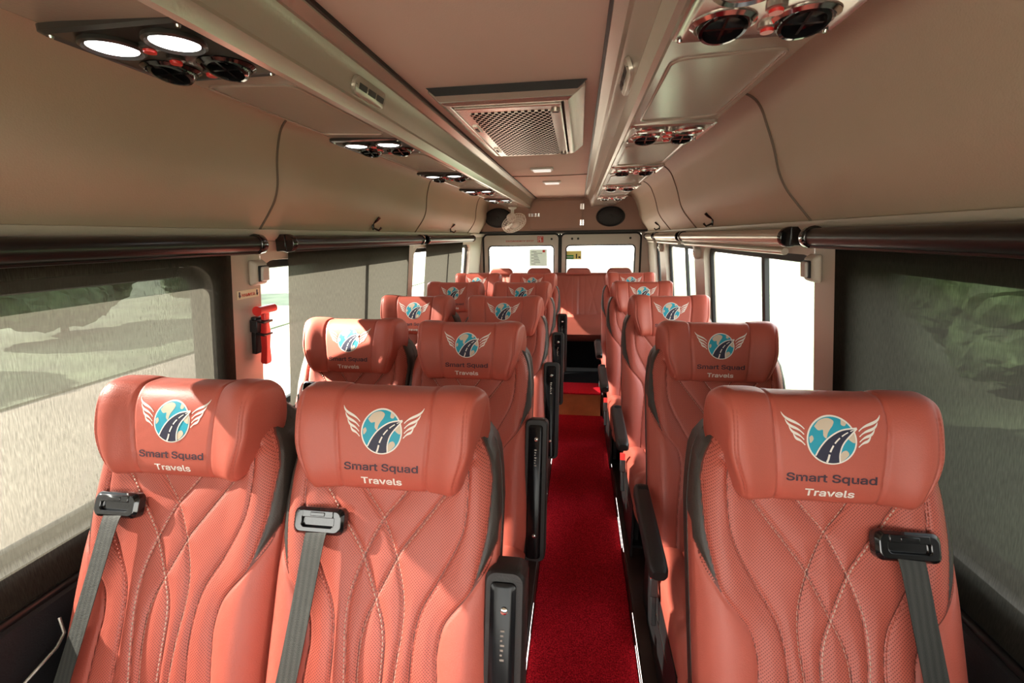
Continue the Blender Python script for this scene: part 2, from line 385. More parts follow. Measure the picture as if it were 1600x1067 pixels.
# ---------------------------------------------------------------- body shell
def side_wall(sgn, name, holes, zh=(0.74, 1.375)):
    """inner skin with rounded window openings and reveals"""
    mb = MB(); X = lambda z: wx(sgn, z)
    zt, zb = 1.475, 0.60
    def P(y, z, out=0.0): return (X(z) + sgn * out, y, z)
    ys = [Y0] + [v for h in holes for v in (h[0] - 0.0, h[1] + 0.0)] + [Y1]
    # solid strips between openings
    for i in range(0, len(ys), 2):
        a, b = ys[i], ys[i+1]
        if b - a < 1e-4: continue
        zs = [zb, 0.75, 1.0, 1.2, zt]
        for z0, z1 in zip(zs, zs[1:]): mb.add([P(a, z0), P(b, z0), P(b, z1), P(a, z1)], [(0,1,2,3)])
    for (a, b) in holes:
        r = 0.075; z0, z1 = zh; ring = []
        for (cy, cz, st) in ((b - r, z1 - r, 0), (a + r, z1 - r, 90), (a + r, z0 + r, 180), (b - r, z0 + r, 270)):
            for k in range(7):
                t = math.radians(st + 15 * k); ring.append((cy + r * math.cos(t), cz + r * math.sin(t)))
        # corner fills between the rounded ring and the opening's rectangle, bands above and below
        corners = [(b, z1), (a, z1), (a, z0), (b, z0)]
        for c in range(4):
            q = [P(*corners[c])] + [P(*ring[c*7+k]) for k in range(7)]
            mb.add(q, [(0, k+1, k+2) for k in range(6)])
        for u0, u1 in ((zb, z0), (z1, zt)):
            mb.add([P(a, u0), P(b, u0), P(b, u1), P(a, u1)], [(0,1,2,3)])
        n = len(ring)
        mb.add([P(y, z) for y, z in ring] + [P(y, z, 0.07) for y, z in ring], [(k, (k+1) % n, n + (k+1) % n, n + k) for k in range(n)])
    o = struct(mb.build(name, 'wall', smooth=30))
    return o
HL = [(-1.45, -0.25), (0.02, 1.33), (1.56, 3.08), (3.19, 4.95)]
HR = [(-1.45, -0.25), (0.02, 1.44), (1.675, 3.09), (3.34, 4.45), (4.74, 5.12)]
side_wall(-1, 'wall_left', HL); side_wall(1, 'wall_right', HR)

def window(idx, sgn, y0, y1, mull=None):
    z0, z1 = 0.74, 1.375; X = lambda z, o: wx(sgn, z, o)
    r = 0.07; e = 0.004
    def ring(ins, off):
        out = []
        for (cy, cz, st) in ((y1 - r, z1 - r, 0), (y0 + r, z1 - r, 90), (y0 + r, z0 + r, 180), (y1 - r, z0 + r, 270)):
            for k in range(7):
                t = math.radians(st + 15 * k); rr = r - ins
                y, z = cy + rr * math.cos(t), cz + rr * math.sin(t); out.append((X(z, off), y, z))
        return out
    mb = MB(); mb.loft([ring(e, 0.034), ring(0.030, 0.034), ring(0.034, 0.042), ring(0.034, 0.052), ring(e, 0.060)], cap=False)
    fr = struct(mb.build('window_%d' % idx, 'rubber', smooth=50))
    mb = MB(); rg = ring(0.030, 0.047); mb.add(rg, [tuple(range(len(rg)))])
    mb.build('pane', 'glass', fr, smooth=0, fix=False)
    if mull:
        mb = MB()
        for zz in range(6):
            a = z0 + 0.02 + (z1 - z0 - 0.04) * zz / 6; b = z0 + 0.02 + (z1 - z0 - 0.04) * (zz + 1) / 6
            mb.add([(X(a, 0.036), mull - 0.018, a), (X(a, 0.036), mull + 0.018, a), (X(b, 0.036), mull + 0.018, b), (X(b, 0.036), mull - 0.018, b),
                    (X(a, 0.056), mull - 0.018, a), (X(a, 0.056), mull + 0.018, a), (X(b, 0.056), mull + 0.018, b), (X(b, 0.056), mull - 0.018, b)],
                   [(0,1,2,3),(4,7,6,5),(0,3,7,4),(1,5,6,2)])
        mb.build('mullion', 'rubber', fr, smooth=0)
k = 1
for (a, b), m_ in zip(HL, (None, None, 2.42, 4.05)): window(k, -1, a, b, m_); k += 1
for (a, b), m_ in zip(HR, (None, None, 2.22, 3.78, None)): window(k, 1, a, b, m_); k += 1

# lower side trim (dark) with the armrest-like ledge
for sgn, nm in ((-1, 'trim_1'), (1, 'trim_2')):
    mb = MB(); X = lambda o: XC + sgn * (1.058 - o) + (0.04 if sgn < 0 else 0)
    prof = [(0.0, 0.0), (0.0, 0.10), (0.03, 0.14), (0.045, 0.40), (0.045, 0.60), (0.035, 0.635), (0.006, 0.65), (-0.01, 0.65), (-0.01, 0.0)]
    mb.loft([[(X(o), y, z) for o, z in prof] for y in (Y0, 0.5, 2.0, 3.5, Y1)], closed=True)
    struct(mb.build(nm, 'wall_dark', smooth=40))

# padded upper side panels with welted joints
PADP = [(0.978, 1.468), (0.960, 1.492), (0.912, 1.548), (0.880, 1.590), (0.856, 1.640), (0.836, 1.715), (0.815, 1.775), (0.790, 1.825), (0.742, 1.866), (0.68, 1.885), (0.56, 1.90)]
padc = smooth_curve([(a, b, 0) for a, b in PADP], 5)
for sgn, nm, joints in ((-1, 'trim_3', (1.545, 3.15, 4.7)), (1, 'trim_4', (1.67, 3.18, 4.05))):
    sh = lambda z: (0.04 * (1 - sstep(1.47, 1.85, z)) if sgn < 0 else 0.0)
    mb = MB(); mb.loft([[(XC + sgn * p.x + sh(p.y), y, p.y) for p in padc] for y in (Y0, *joints, Y1)], closed=False, cap=False)
    for j in joints:
        mb.tube([(XC + sgn * (p.x - 0.001) + sh(p.y), j + (0.0 if sgn < 0 else 0.03 * sstep(1.50, 1.80, p.y) - 0.05 * sstep(1.80, 1.885, p.y)), p.y - 0.001) for p in padc[2:-6]], 0.0045, 6, mi=1)
    struct(mb.build(nm, ['pad', 'seam'], smooth=60, fix=False))
# narrow pale ledge under the pads
for sgn, nm in ((-1, 'trim_5'), (1, 'trim_6')):
    mb = MB(); pr = [(0.985, 1.445), (0.966, 1.455), (0.955, 1.468), (0.952, 1.486), (0.985, 1.49)]
    mb.loft([[(XC + sgn * a + (0.04 if sgn < 0 else 0), y, b) for a, b in pr] for y in (Y0, Y1)])
    struct(mb.build(nm, 'wall', smooth=40))

# centre ceiling + roof skin
mb = MB()
mb.box((XC - 0.72, Y0, 1.905), (XC + 0.72, Y1, 1.93))
mb.box((XC - 0.30, Y0, 1.862), (XC + 0.30, Y1, 1.905))
for y in (3.35,): mb.tube([(XC - 0.268 + 0.536 * i / 12, y + 0.03 * math.sin(i / 12 * PI), 1.8605) for i in range(13)], 0.004, 6, mi=1)
struct(mb.build('ceiling', ['ceil', 'seam'], smooth=30))
mb = MB(); prof = [(1.10, -0.06), (1.10, 1.0), (1.02, 1.50), (0.86, 1.80), (0.62, 1.96), (0, 1.99)]
pp = [(-a, b) for a, b in prof] + [(a, b) for a, b in prof[::-1][1:]]
mb.loft([[(XC + a, y, b) for a, b in [(-1.02, 1.50), (-0.86, 1.80), (-0.62, 1.96), (0, 1.99), (0.62, 1.96), (0.86, 1.80), (1.02, 1.50)]] for y in (Y0 - 0.02, Y1 + 0.05)], closed=False, cap=False)
struct(mb.build('trim_7', 'wall', smooth=40, fix=False))

# air ducts with satin inner rails
for sgn, nm, nr in ((-1, 'trim_8', 'trim_9'), (1, 'trim_10', 'trim_11')):
    YE = 5.28
    mb = MB()
    pr = [(0.344, 1.756), (0.352, 1.758), (0.585, 1.768), (0.598, 1.772), (0.604, 1.782), (0.602, 1.90), (0.344, 1.90)]
    mb.loft([[(XC + sgn * a, y, b) for a, b in pr] for y in (Y0, YE)])
    # raised outlines of the filler panels between the outlets
    for c in (-0.35, 0.77 + 0.42, 2.02, 2.86, 3.68):
        L_ = 0.235; r = 0.03; pts = []
        for (cx, cy, st) in ((0.575 - r, c + L_ - r, 0), (0.375 + r, c + L_ - r, 90), (0.375 + r, c - L_ + r, 180), (0.575 - r, c - L_ + r, 270)):
            for k in range(6):
                t = math.radians(st + 18 * k); x = cx + r * math.cos(t); pts.append((XC + sgn * x, cy + r * math.sin(t), 1.758 + (x - 0.352) * 0.043 - 0.0005))
        mb.tube(pts, 0.0035, 6, closed=True)
    struct(mb.build(nm, 'duct', smooth=40))
    mb = MB()
    # inner rail: lip at the ceiling, long slanting face, small roll, bead
    pr = [(0.268, 1.868), (0.270, 1.852), (0.282, 1.846), (0.318, 1.850), (0.324, 1.846), (0.327, 1.820), (0.333, 1.806), (0.331, 1.792), (0.338, 1.770), (0.336, 1.758), (0.343, 1.748), (0.352, 1.752), (0.352, 1.868)]
    pr = [(0.262, 1.864), (0.266, 1.850), (0.290, 1.840), (0.300, 1.842), (0.304, 1.834), (0.316, 1.812), (0.324, 1.780), (0.322, 1.772), (0.328, 1.764), (0.336, 1.750), (0.346, 1.747), (0.354, 1.754), (0.356, 1.864)]
    mb.loft([[(XC + sgn * a, y, b) for a, b in pr] for y in (Y0, YE)])
    mb.box((min(XC + sgn * 0.2585, XC + sgn * 0.2655), Y0, 1.853), (max(XC + sgn * 0.2585, XC + sgn * 0.2655), YE, 1.864), mi=1)
    struct(mb.build(nr, ['rail', 'black'], smooth=25))

# floor, plinths, step
mb = MB(); mb.box((XC - 1.1, Y0, -0.06), (XC + 1.1, Y1, 0.0)); struct(mb.build('floor', 'black', smooth=0))
for nm, x0, x1 in (('trim_12', XC - 1.055, -0.150), ('trim_13', 0.225, XC + 1.055)):
    mb = MB(); mb.box((x0, -0.1, 0.0), (x1, 4.20, 0.095)); struct(mb.build(nm, 'plinth', smooth=0, bevel=0.004))
mb = MB(); mb.box((XC - 1.055, 4.20, 0.0), (XC + 1.055, 5.55, 0.20)); mb.box((-0.140, 3.58, 0.0), (0.198, 4.20, 0.20)); mb.box((-0.140, 3.572, 0.0), (0.198, 3.58, 0.192), mi=1)
struct(mb.build('trim_14', ['dark_base', 'wood'], smooth=0))
mb = MB(); n = 60
mb.box((-0.149, -0.3, 0.0), (0.224, 3.571, 0.012))
tag(mb.build('aisle_carpet', 'carpet', bevel=0.004), 'deep red carpet runner down the aisle between the seats', 'carpet')
mb = MB(); mb.box((-0.140, 3.560, 0.193), (0.198, 3.83, 0.208))
tag(mb.build('step_carpet', 'carpet', bevel=0.003), 'narrow red carpet strip on top of the wooden step', 'carpet')
for nm, x, lab in (('left', -0.150, 'left'), ('right', 0.225, 'right')):
    mb = MB(); sg = 1 if nm == 'left' else -1
    mb.box((min(x, x + sg * 0.004), -0.1, 0.078), (max(x, x + sg * 0.004), 3.56, 0.094), mi=0)
    for kk in range(5):
        for (zz, a, b, o_) in ((0.088, -0.33, 0.10, 0.0042), (0.026, -0.22, 0.02, 0.0)):
            ya = 0.60 + 0.77 * kk + a; yb = min(0.60 + 0.77 * kk + b, 3.55)
            xa, xb = x + sg * (o_ - 0.001), x + sg * (o_ + 0.0007)
            mb.box((min(xa, xb), ya, zz - 0.0014), (max(xa, xb), yb, zz + 0.0014), mi=1)
    tag(mb.build('light_strip', ['plinth', 'led'], smooth=0), 'thin white light strip along the foot of the %s-hand seats beside the aisle' % lab, 'light strip')

# ---------------------------------------------------------------- rear wall, doors, shelf
mb = MB()
X0, X1 = XC - 1.055, XC + 1.055
dz0, dz1 = 0.20, 1.462
D = [(-1.135, -0.215), (-0.165, 0.735)]         # the two door leaves
DX0, DX1 = -1.15, 0.71
mb.box((X0 - 0.05, 5.56, 0.2), (DX0, 5.62, 1.95)); mb.box((DX1, 5.56, 0.2), (X1 + 0.05, 5.62, 1.95)); mb.box((DX0, 5.563, 1.468), (DX1, 5.62, 1.95))
struct(mb.build('wall_back', 'wall', smooth=0))
def rr(x0, x1, z0, z1, r, n=8):
    out = []
    for (cx, cz, st) in ((x1 - r, z1 - r, 0), (x0 + r, z1 - r, 90), (x0 + r, z0 + r, 180), (x1 - r, z0 + r, 270)):
        for k in range(n): t = math.radians(st + 90 * k / (n - 1)); out.append((cx + r * math.cos(t), cz + r * math.sin(t)))
    return out
for i, (a, b) in enumerate(((DX0 + 0.004, -0.232), (-0.212, DX1 - 0.004))):
    wx0, wx1 = ((a + 0.055, b - 0.055))
    outer = rr(a, b, 0.21, 1.474, 0.055); inner = rr(wx0, wx1, 0.70, 1.345, 0.05)
    mb = MB()
    mb.loft([[(x, 5.60, z) for x, z in outer], [(x, 5.555, z) for x, z in outer], [(x, 5.555, z) for x, z in inner], [(x, 5.60, z) for x, z in inner], [(x, 5.60, z) for x, z in outer]], cap=False)
    dr = struct(mb.build('door_%d' % (i + 1), 'door', smooth=40))
    mb = MB(); i2 = rr(wx0 + 0.014, wx1 - 0.014, 0.714, 1.331, 0.04)
    mb.loft([[(x, 5.552, z) for x, z in inner], [(x, 5.546, z) for x, z in rr(wx0+0.004, wx1-0.004, 0.704, 1.341, 0.048)], [(x, 5.552, z) for x, z in i2], [(x, 5.585, z) for x, z in i2]], cap=False)
    mb.tube([(x, 5.556, z) for x, z in outer], 0.011, 8, closed=True)
    mb.build('seal', 'rubber', dr, smooth=60)
    mb = MB(); mb.add([(x, 5.575, z) for x, z in i2], [tuple(range(len(i2)))]); mb.build('pane', 'glass', dr, smooth=0, fix=False)
    for cx in ((b - 0.09, ) if i == 0 else (a + 0.13, a + 0.20, b - 0.12)):
        mb = MB(); mb.lathe([(0.013, 0), (0.013, 0.006), (0.009, 0.014)], 12, T=Matrix.Translation((cx, 5.556, 1.415)) @ Matrix.Rotation(PI/2, 4, 'X')); mb.build('bolt', 'rubber', dr)
mb = MB(); mb.box((-0.236, 5.535, 0.2), (-0.208, 5.57, 1.47)); struct(mb.build('trim_15', 'rubber', bevel=0.004))

# emergency exit lettering + pictogram, hammer sign later
def flat_text(name, txt, width, height, loc, parent=None, rot=None, matn='sign_red', bold=0.02, thick=0.0008):
    bm = text_bm(txt, width, height, bold)
    bmesh.ops.recalc_face_normals(bm, faces=bm.faces)
    me = bpy.data.meshes.new(name); bm.to_mesh(me); bm.free(); me.materials.append(M[matn])
    o = bpy.data.objects.new(name, me); C.objects.link(o); o.location = loc
    if rot: o.rotation_euler = rot
    if parent: o.parent = parent
    s_ = o.modifiers.new('solid', 'SOLIDIFY'); s_.thickness = thick
    return o
o = flat_text('exit_lettering', 'EMERGENCY EXIT', 0.335, 0.026, (-0.70, 5.552, 1.385), bold=0.012)
tag(o, 'red EMERGENCY EXIT lettering above the left rear window', 'lettering')
mb = MB(); mb.box((-0.49, 5.549, 1.378), (-0.42, 5.5545, 1.448), mi=0)
for a, b, c, d in ((-0.482,-0.476,1.385,1.44),(-0.482,-0.43,1.436,1.44),(-0.462,-0.452,1.40,1.43),(-0.47,-0.44,1.412,1.418),(-0.458,-0.448,1.385,1.405),(-0.444,-0.432,1.392,1.398)):
    mb.box((a, 5.5475, c), (b, 5.5495, d), mi=1)
tag(mb.build('exit_pictogram', ['sign_red', 'print_white'], smooth=0), 'small red square pictogram beside the emergency exit lettering', 'sign')
mb = MB(); mb.box((-0.585, 5.566, 1.10), (-0.375, 5.568, 1.295))
for i in range(9):
    mb.box((-0.565 + 0.03 * (i % 2), 5.5645, 1.12 + 0.018 * i), (-0.565 + 0.03 * (i % 2) + 0.05 + 0.013 * ((i * 7) % 5), 5.5663, 1.125 + 0.018 * i), mi=1)
mb.box((-0.43, 5.5645, 1.26), (-0.40, 5.5663, 1.288), mi=2)
tag(mb.build('notice_sticker', ['paper', 'wall_dark', 'sign_red'], smooth=0), 'pale paper notice stuck inside the left rear window', 'sticker')
mb = MB(); mb.box((-0.16, 5.566, 1.175), (0.03, 5.568, 1.275)); mb.box((-0.155, 5.5645, 1.18), (-0.06, 5.5663, 1.225), mi=1); mb.box((-0.15, 5.563, 1.20), (-0.065, 5.565, 1.207), mi=2)
mb.box((-0.035, 5.5645, 1.185), (-0.02, 5.5663, 1.24), mi=3); mb.box((-0.005, 5.5645, 1.19), (0.018, 5.5663, 1.21), mi=3)
tag(mb.build('banner_sticker', ['paper_y', 'paper_g', 'print_white', 'wall_dark'], smooth=0), 'yellow and green sticker inside the right rear window', 'sticker')

# shelf box over the doors
SY = 5.28
mb = MB(); pr = [(XC - 0.965, 1.505), (XC - 0.86, 1.64), (XC - 0.80, 1.86), (XC + 0.80, 1.86), (XC + 0.86, 1.64), (XC + 0.94, 1.505)]
mb.loft([[(x, y, z) for x, z in pr] for y in (SY, 5.56)]); mb.box((XC - 0.97, SY - 0.012, 1.485), (XC + 0.945, 5.56, 1.507), mi=1)
struct(mb.build('trim_16', ['shelf', 'rubber'], smooth=0))
t = thing('overhead_cupboard', 'brown vinyl cupboard door between the two rear speakers', 'cupboard', (-0.27, SY, 1.52))
mb = MB(); mb.box((-0.275, -0.020, 0.01), (0.30, 0.0, 0.31)); mb.build('door', 'shelf', t, bevel=0.004)
mb = MB(); mb.box((-0.31, -0.005, 0.30), (0.31, 0.0, 0.335)); mb.build('lintel_strip', 'shelf', t, bevel=0.002)
for z in (0.07, 0.24):
    mb = MB(); mb.box((0.275, -0.025, z - 0.03), (0.318, -0.019, z + 0.03)); mb.tube([(0.297, -0.027, z - 0.032), (0.297, -0.027, z + 0.032)], 0.006, 8)
    for a in (-0.018, 0.018): mb.lathe([(0.005, 0), (0.004, 0.004)], 8, T=Matrix.Translation((0.283, -0.025, z + a)) @ Matrix.Rotation(PI/2, 4, 'X'))
    mb.build('hinge', 'chrome', t, bevel=0.001)
mb = MB(); mb.box((-0.30, -0.026, 0.145), (-0.17, -0.019, 0.150)); mb.box((-0.30, -0.026, 0.165), (-0.17, -0.019, 0.170))
for x in (-0.29, -0.26, -0.22, -0.185): mb.box((x, -0.03, 0.14), (x + 0.014, -0.019, 0.176))
mb.build('latch', 'chrome', t, bevel=0.001)

def speaker(x, z, lab):
    t = thing('oval_speaker', lab, 'speaker', (x, SY, z), 'oval speakers on the rear shelf')
    T = Matrix.Rotation(PI/2, 4, 'X')
    mb = MB(); mb.lathe([(0.150, 0.0), (0.156, 0.006), (0.150, 0.022), (0.140, 0.026), (0.134, 0.018), (0.134, 0.0)], 48, T=T, sy=0.70); mb.build('rim', 'black', t)
    mb = MB(); mb.lathe([(0.136, 0.012), (0.136, 0.016), (0.10, 0.028), (0.05, 0.034), (0.001, 0.036)], 48, T=T, sy=0.70); mb.build('grille', 'speaker', t)
    mb = MB(); mb.lathe([(0.02, 0.030), (0.02, 0.038), (0.014, 0.041)], 20, T=T); mb.build('badge', 'speaker', t)
speaker(-0.93 + 0.02, 1.655, 'black oval speaker on the rear shelf, half behind the small fan')
speaker(0.335, 1.650, 'black oval speaker on the rear shelf above the right rear door')

# small fan hanging at the rear left
t = thing('cabin_fan', 'small cream cabin fan hanging in front of the left rear speaker', 'fan', (-0.70, 4.95, 1.62))
mb = MB(); mb.lathe([(0.045, 0.130), (0.042, 0.115), (0.018, 0.105), (0.016, 0.02), (0.024, 0.0)], 20); mb.build('mount', 'white', t)
Tt = Matrix.Rotation(math.radians(-30), 4, 'Y') @ Matrix.Rotation(math.radians(150), 4, 'X') @ Matrix.Scale(1.15, 4)
mb = MB(); mb.lathe([(0.02, -0.06), (0.04, -0.05), (0.045, -0.015), (0.03, 0.0)], 20, T=Tt); mb.build('motor', 'white', t)
mb = MB(); To = Tt @ Matrix.Translation((0, 0, 0.03))
for rr_, h in ((0.115, 0.0), (0.112, 0.022), (0.085, 0.032), (0.06, 0.036), (0.035, 0.038)):
    mb.tube([To @ Vector((rr_ * math.cos(a * PI / 18), rr_ * math.sin(a * PI / 18), h)) for a in range(36)], 0.0028, 6, closed=True)
for k_ in range(28):
    a = 2 * PI * k_ / 28
    mb.tube([To @ Vector((r_ * math.cos(a), r_ * math.sin(a), h)) for r_, h in ((0.02, 0.038), (0.085, 0.032), (0.112, 0.02), (0.115, 0.0), (0.04, -0.03))], 0.0018, 5)
mb.lathe([(0.024, 0.036), (0.024, 0.041), (0.01, 0.043)], 20, T=To); mb.build('guard', 'white', t)
mb = MB()
for k_ in range(4):
    a0 = k_ * PI / 2
    q = [To @ (Matrix.Rotation(a0, 4, 'Z') @ Vector(p)) for p in ((0.012, -0.012, 0.004), (0.09, -0.045, 0.014), (0.10, 0.02, 0.004), (0.06, 0.04, -0.004), (0.012, 0.012, -0.002))]
    q2 = [p + (To.to_3x3() @ Vector((0, 0, 0.003))) for p in q]
    mb.add(q + q2, [(0,1,2,3,4), (9,8,7,6,5)] + [(i, (i+1) % 5, 5 + (i+1) % 5, 5 + i) for i in range(5)])
mb.build('blades', 'lamp_off', t)

# ---------------------------------------------------------------- blinds
def blind(sgn, y0, y1, ry0, ry1, zbot, label_pos, rolled=False, tube_m='roller_black', zc=1.436, mid=True):
    side = 'left' if sgn < 0 else 'right'
    t = thing('roller_blind', label_pos, 'blind', (XC + sgn * 0.935 + (0.04 if sgn < 0 else 0), (ry0 + ry1) / 2, zc), 'roller blinds along the windows')
    yc = (ry0 + ry1) / 2
    r = 0.027
    mb = MB(); mb.tube([(0, ry0 - yc + 0.02, 0), (0, ry1 - yc - 0.02, 0)], r, 24); mb.tube([(-sgn * 0.004, ry0 - yc + 0.01, -r * 1.02), (-sgn * 0.004, ry1 - yc - 0.01, -r * 1.02)], 0.006, 8)
    mb.build('roller', tube_m, t)
    for yy, d in ((ry0, 1), (ry1, -1)):
        mb = MB(); mb.lathe([(0.033, 0.0), (0.035, 0.004), (0.035, 0.024), (0.030, 0.030)], 24, T=Matrix.Translation((0, yy - yc, 0)) @ Matrix.Rotation(-d * PI / 2, 4, 'X'))
        mb.box((min(0, sgn * 0.04), yy - yc - 0.004, -0.030), (max(0, sgn * 0.04), yy - yc + 0.004, 0.034))
        mb.build('end_cap', 'gloss', t, bevel=0.002)
    if not rolled:
        mb = MB(); n = 24; zt = -0.01
        for i in range(n):
            a = zt + (zbot - zc - zt) * i / n; b = zt + (zbot - zc - zt) * (i + 1) / n
            xa = sgn * (hw(a + zc) - 0.935 - 0.012) if True else 0; xb = sgn * (hw(b + zc) - 0.935 - 0.012)
            mb.add([(xa, y0 - yc, a), (xa, y1 - yc, a), (xb, y1 - yc, b), (xb, y0 - yc, b)], [(0,1,2,3)])
        mb.build('fabric', 'blind', t, smooth=0, fix=False)
        mb = MB(); xb = sgn * (hw(zbot) - 0.935 - 0.016)
        mb.tube([(xb, y0 - yc, zbot - zc), (xb, y1 - yc, zbot - zc)], 0.010, 12); mb.build('bottom_bar', 'roller_black', t)
    else:
        mb = MB(); mb.tube([(sgn * 0.012, y0 - yc, -0.052), (sgn * 0.012, y1 - yc, -0.052)], 0.012, 12); mb.build('bottom_bar', 'alu', t)
blind(-1, 0.0, 1.400, -0.02, 1.500, 0.645, 'dark roller blind pulled down over the nearest left window, street showing through its mesh')
blind(-1, 1.711, 3.065, 1.645, 3.20, 0.66, 'grey mesh roller blind pulled down over the middle left window behind the hammer pillar')
blind(-1, 3.42, 4.56, 3.29, 4.83, 0.66, 'smaller grey mesh blind pulled down over the farthest left window')
blind(1, 0.0, 1.525, -0.02, 1.605, 0.645, 'dark roller blind pulled down over the nearest right window')
blind(1, 1.80, 3.40, 1.74, 3.46, 0.7, 'pale rolled-up blind above the large bare right window', True, 'alu')
blind(1, 3.60, 4.55, 3.54, 4.62, 0.7, 'short pale rolled-up blind above the narrower right window farther back', True, 'alu')
blind(1, 4.76, 5.16, 4.70, 5.22, 0.7, 'very short rolled-up blind in the rear right corner', True, 'alu')

# coat hooks on the padded panels
def hook(sgn, y, z, x, lab):
    t = thing('coat_hook', lab, 'hook', (XC + sgn * x + (0.035 if sgn < 0 else 0), y, z), 'black coat hooks on the padded side panels')
    mb = MB(); d = -sgn
    mb.box((min(0, d * 0.008), -0.010, -0.022), (max(0, d * 0.008), 0.010, 0.022)); mb.build('plate', 'gloss', t, bevel=0.003)
    mb = MB(); mb.tube([(d * 0.004, 0, 0.016), (d * 0.03, 0, 0.03), (d * 0.045, 0, 0.045)], [0.008, 0.007, 0.008], 8); mb.tube([(d * 0.004, 0, -0.010), (d * 0.035, 0, -0.024), (d * 0.05, 0, -0.008)], [0.006, 0.005, 0.006], 8)
    mb.build('prong', 'gloss', t)
hook(-1, 2.43, 1.515, 0.935, 'black coat hook on the left side panel above the middle window')
hook(-1, 3.98, 1.515, 0.935, 'black coat hook on the left side panel near the rear')
hook(1, 2.71, 1.515, 0.935, 'black coat hook above the large bare right window')
hook(1, 4.42, 1.515, 0.935, 'black coat hook above the narrower right window')

# ---------------------------------------------------------------- pillar fittings
def side_frame(sgn, y, z, out=0.0):
    """matrix on the inside wall: local x along the bus, local y out of the wall into the cabin, local z up"""
    x = wx(sgn, z)
    lean = math.atan(0.115) * sgn
    R_ = Matrix(((0, -sgn, 0), (sgn, 0, 0), (0, 0, 1))).to_4x4()
    return Matrix.Translation((x, y, z)) @ Matrix.Rotation(-lean, 4, 'Y') @ R_
def place(o, Mx): o.matrix_world = Mx; return o

def pillar_lamp(sgn, y, z, lab, sc=1.0):
    t = thing('pillar_lamp', lab, 'lamp', (0, 0, 0), 'small lamps on the window pillars'); place(t, side_frame(sgn, y, z) @ Matrix.Scale(sc, 4))
    mb = MB(); mb.loft([[(sx * a, o_, sz * b) for sx, sz in ((1, 1), (-1, 1), (-1, -1), (1, -1))] for a, b, o_ in ((0.036, 0.046, 0.0), (0.036, 0.046, 0.010), (0.030, 0.036, 0.030))]); mb.build('housing', 'wall', t, bevel=0.008, seg=3)
    mb = MB(); mb.box((-0.024, 0.030, -0.029), (0.024, 0.036, 0.029)); mb.build('bezel', 'black', t, bevel=0.004)
    mb = MB(); mb.box((-0.020, 0.035, -0.026), (0.020, 0.046, 0.026)); mb.build('lens', 'lamp_off', t, bevel=0.008, seg=3)
pillar_lamp(-1, 1.53, 1.335, 'small cream lamp on the left pillar above the hammer sign')
pillar_lamp(1, 1.655, 1.335, 'small cream lamp on the right pillar beside the large bare window')
def anchor(sgn, y, z, lab):
    t = thing('belt_anchor_cap', lab, 'cap', (0, 0, 0), 'round caps on the right pillars'); place(t, side_frame(sgn, y, z))
    mb = MB(); mb.lathe([(0.045, 0.0), (0.045, 0.018), (0.036, 0.032), (0.012, 0.036)], 24, T=Matrix.Rotation(-PI/2, 4, 'X')); mb.build('cap', 'wall', t)
    mb = MB(); mb.lathe([(0.012, 0.034), (0.012, 0.040), (0.006, 0.042)], 12, T=Matrix.Rotation(-PI/2, 4, 'X')); mb.build('screw', 'chrome', t)
anchor(1, 3.20, 1.335, 'round beige cap on the right pillar behind the large bare window')
anchor(1, 4.58, 1.335, 'round beige cap on the farther right pillar')

t = thing('hammer_sign', 'small cream HAMMER sign with two down arrows on the left pillar', 'sign'); place(t, side_frame(-1, 1.49, 1.262))
mb = MB(); mb.box((-0.056, 0.0, -0.015), (0.056, 0.002, 0.015)); mb.build('plate', 'sign_plate', t, bevel=0.0005)
tx = flat_text('lettering', 'HAMMER', 0.066, 0.015, (0, 0.0026, -0.0075), t, rot=(0, 0, PI), bold=0.01)
for x in (-0.045, 0.045):
    mb = MB(); mb.box((x - 0.0022, 0.002, -0.002), (x + 0.0022, 0.0034, 0.011)); mb.add([(x - 0.0065, 0.0034, -0.001), (x + 0.0065, 0.0034, -0.001), (x, 0.0034, -0.012)], [(0, 1, 2)])
    mb.build('arrow', 'print_navy', t, smooth=0)

t = thing('emergency_hammer', 'red emergency hammer hanging in its holder on the left window pillar', 'hammer'); place(t, side_frame(-1, 1.53, 1.12))
mb = MB(); mb.tube([(0.045, 0.040, 0.085), (-0.045, 0.040, 0.085)], 0.015, 16); mb.tube([(0.05, 0.040, 0.085), (0.044, 0.040, 0.085)], 0.018, 16); mb.tube([(-0.045, 0.040, 0.085), (-0.055, 0.040, 0.085)], [0.01, 0.002], 12, mi=1)
mb.build('head', ['redplastic', 'chrome'], t)
mb = MB(); mb.loft([[(sx * a, 0.036 + sy * b, z) for sx, sy in ((1, 1), (-1, 1), (-1, -1), (1, -1))] for a, b, z in ((0.014, 0.010, 0.085), (0.012, 0.010, 0.03), (0.016, 0.012, 0.0), (0.013, 0.011, -0.06), (0.018, 0.012, -0.115), (0.014, 0.010, -0.125))]); mb.build('handle', 'redplastic', t, bevel=0.004)
mb = MB(); mb.box((-0.010, 0.0, -0.085), (0.030, 0.018, 0.055)); mb.box((-0.022, 0.0, 0.036), (0.030, 0.052, 0.046)); mb.box((-0.022, 0.0, -0.012), (0.030, 0.052, -0.004)); mb.box((0.016, 0.0, 0.0), (0.038, 0.030, 0.046))
mb.build('holder', 'black', t, bevel=0.003)

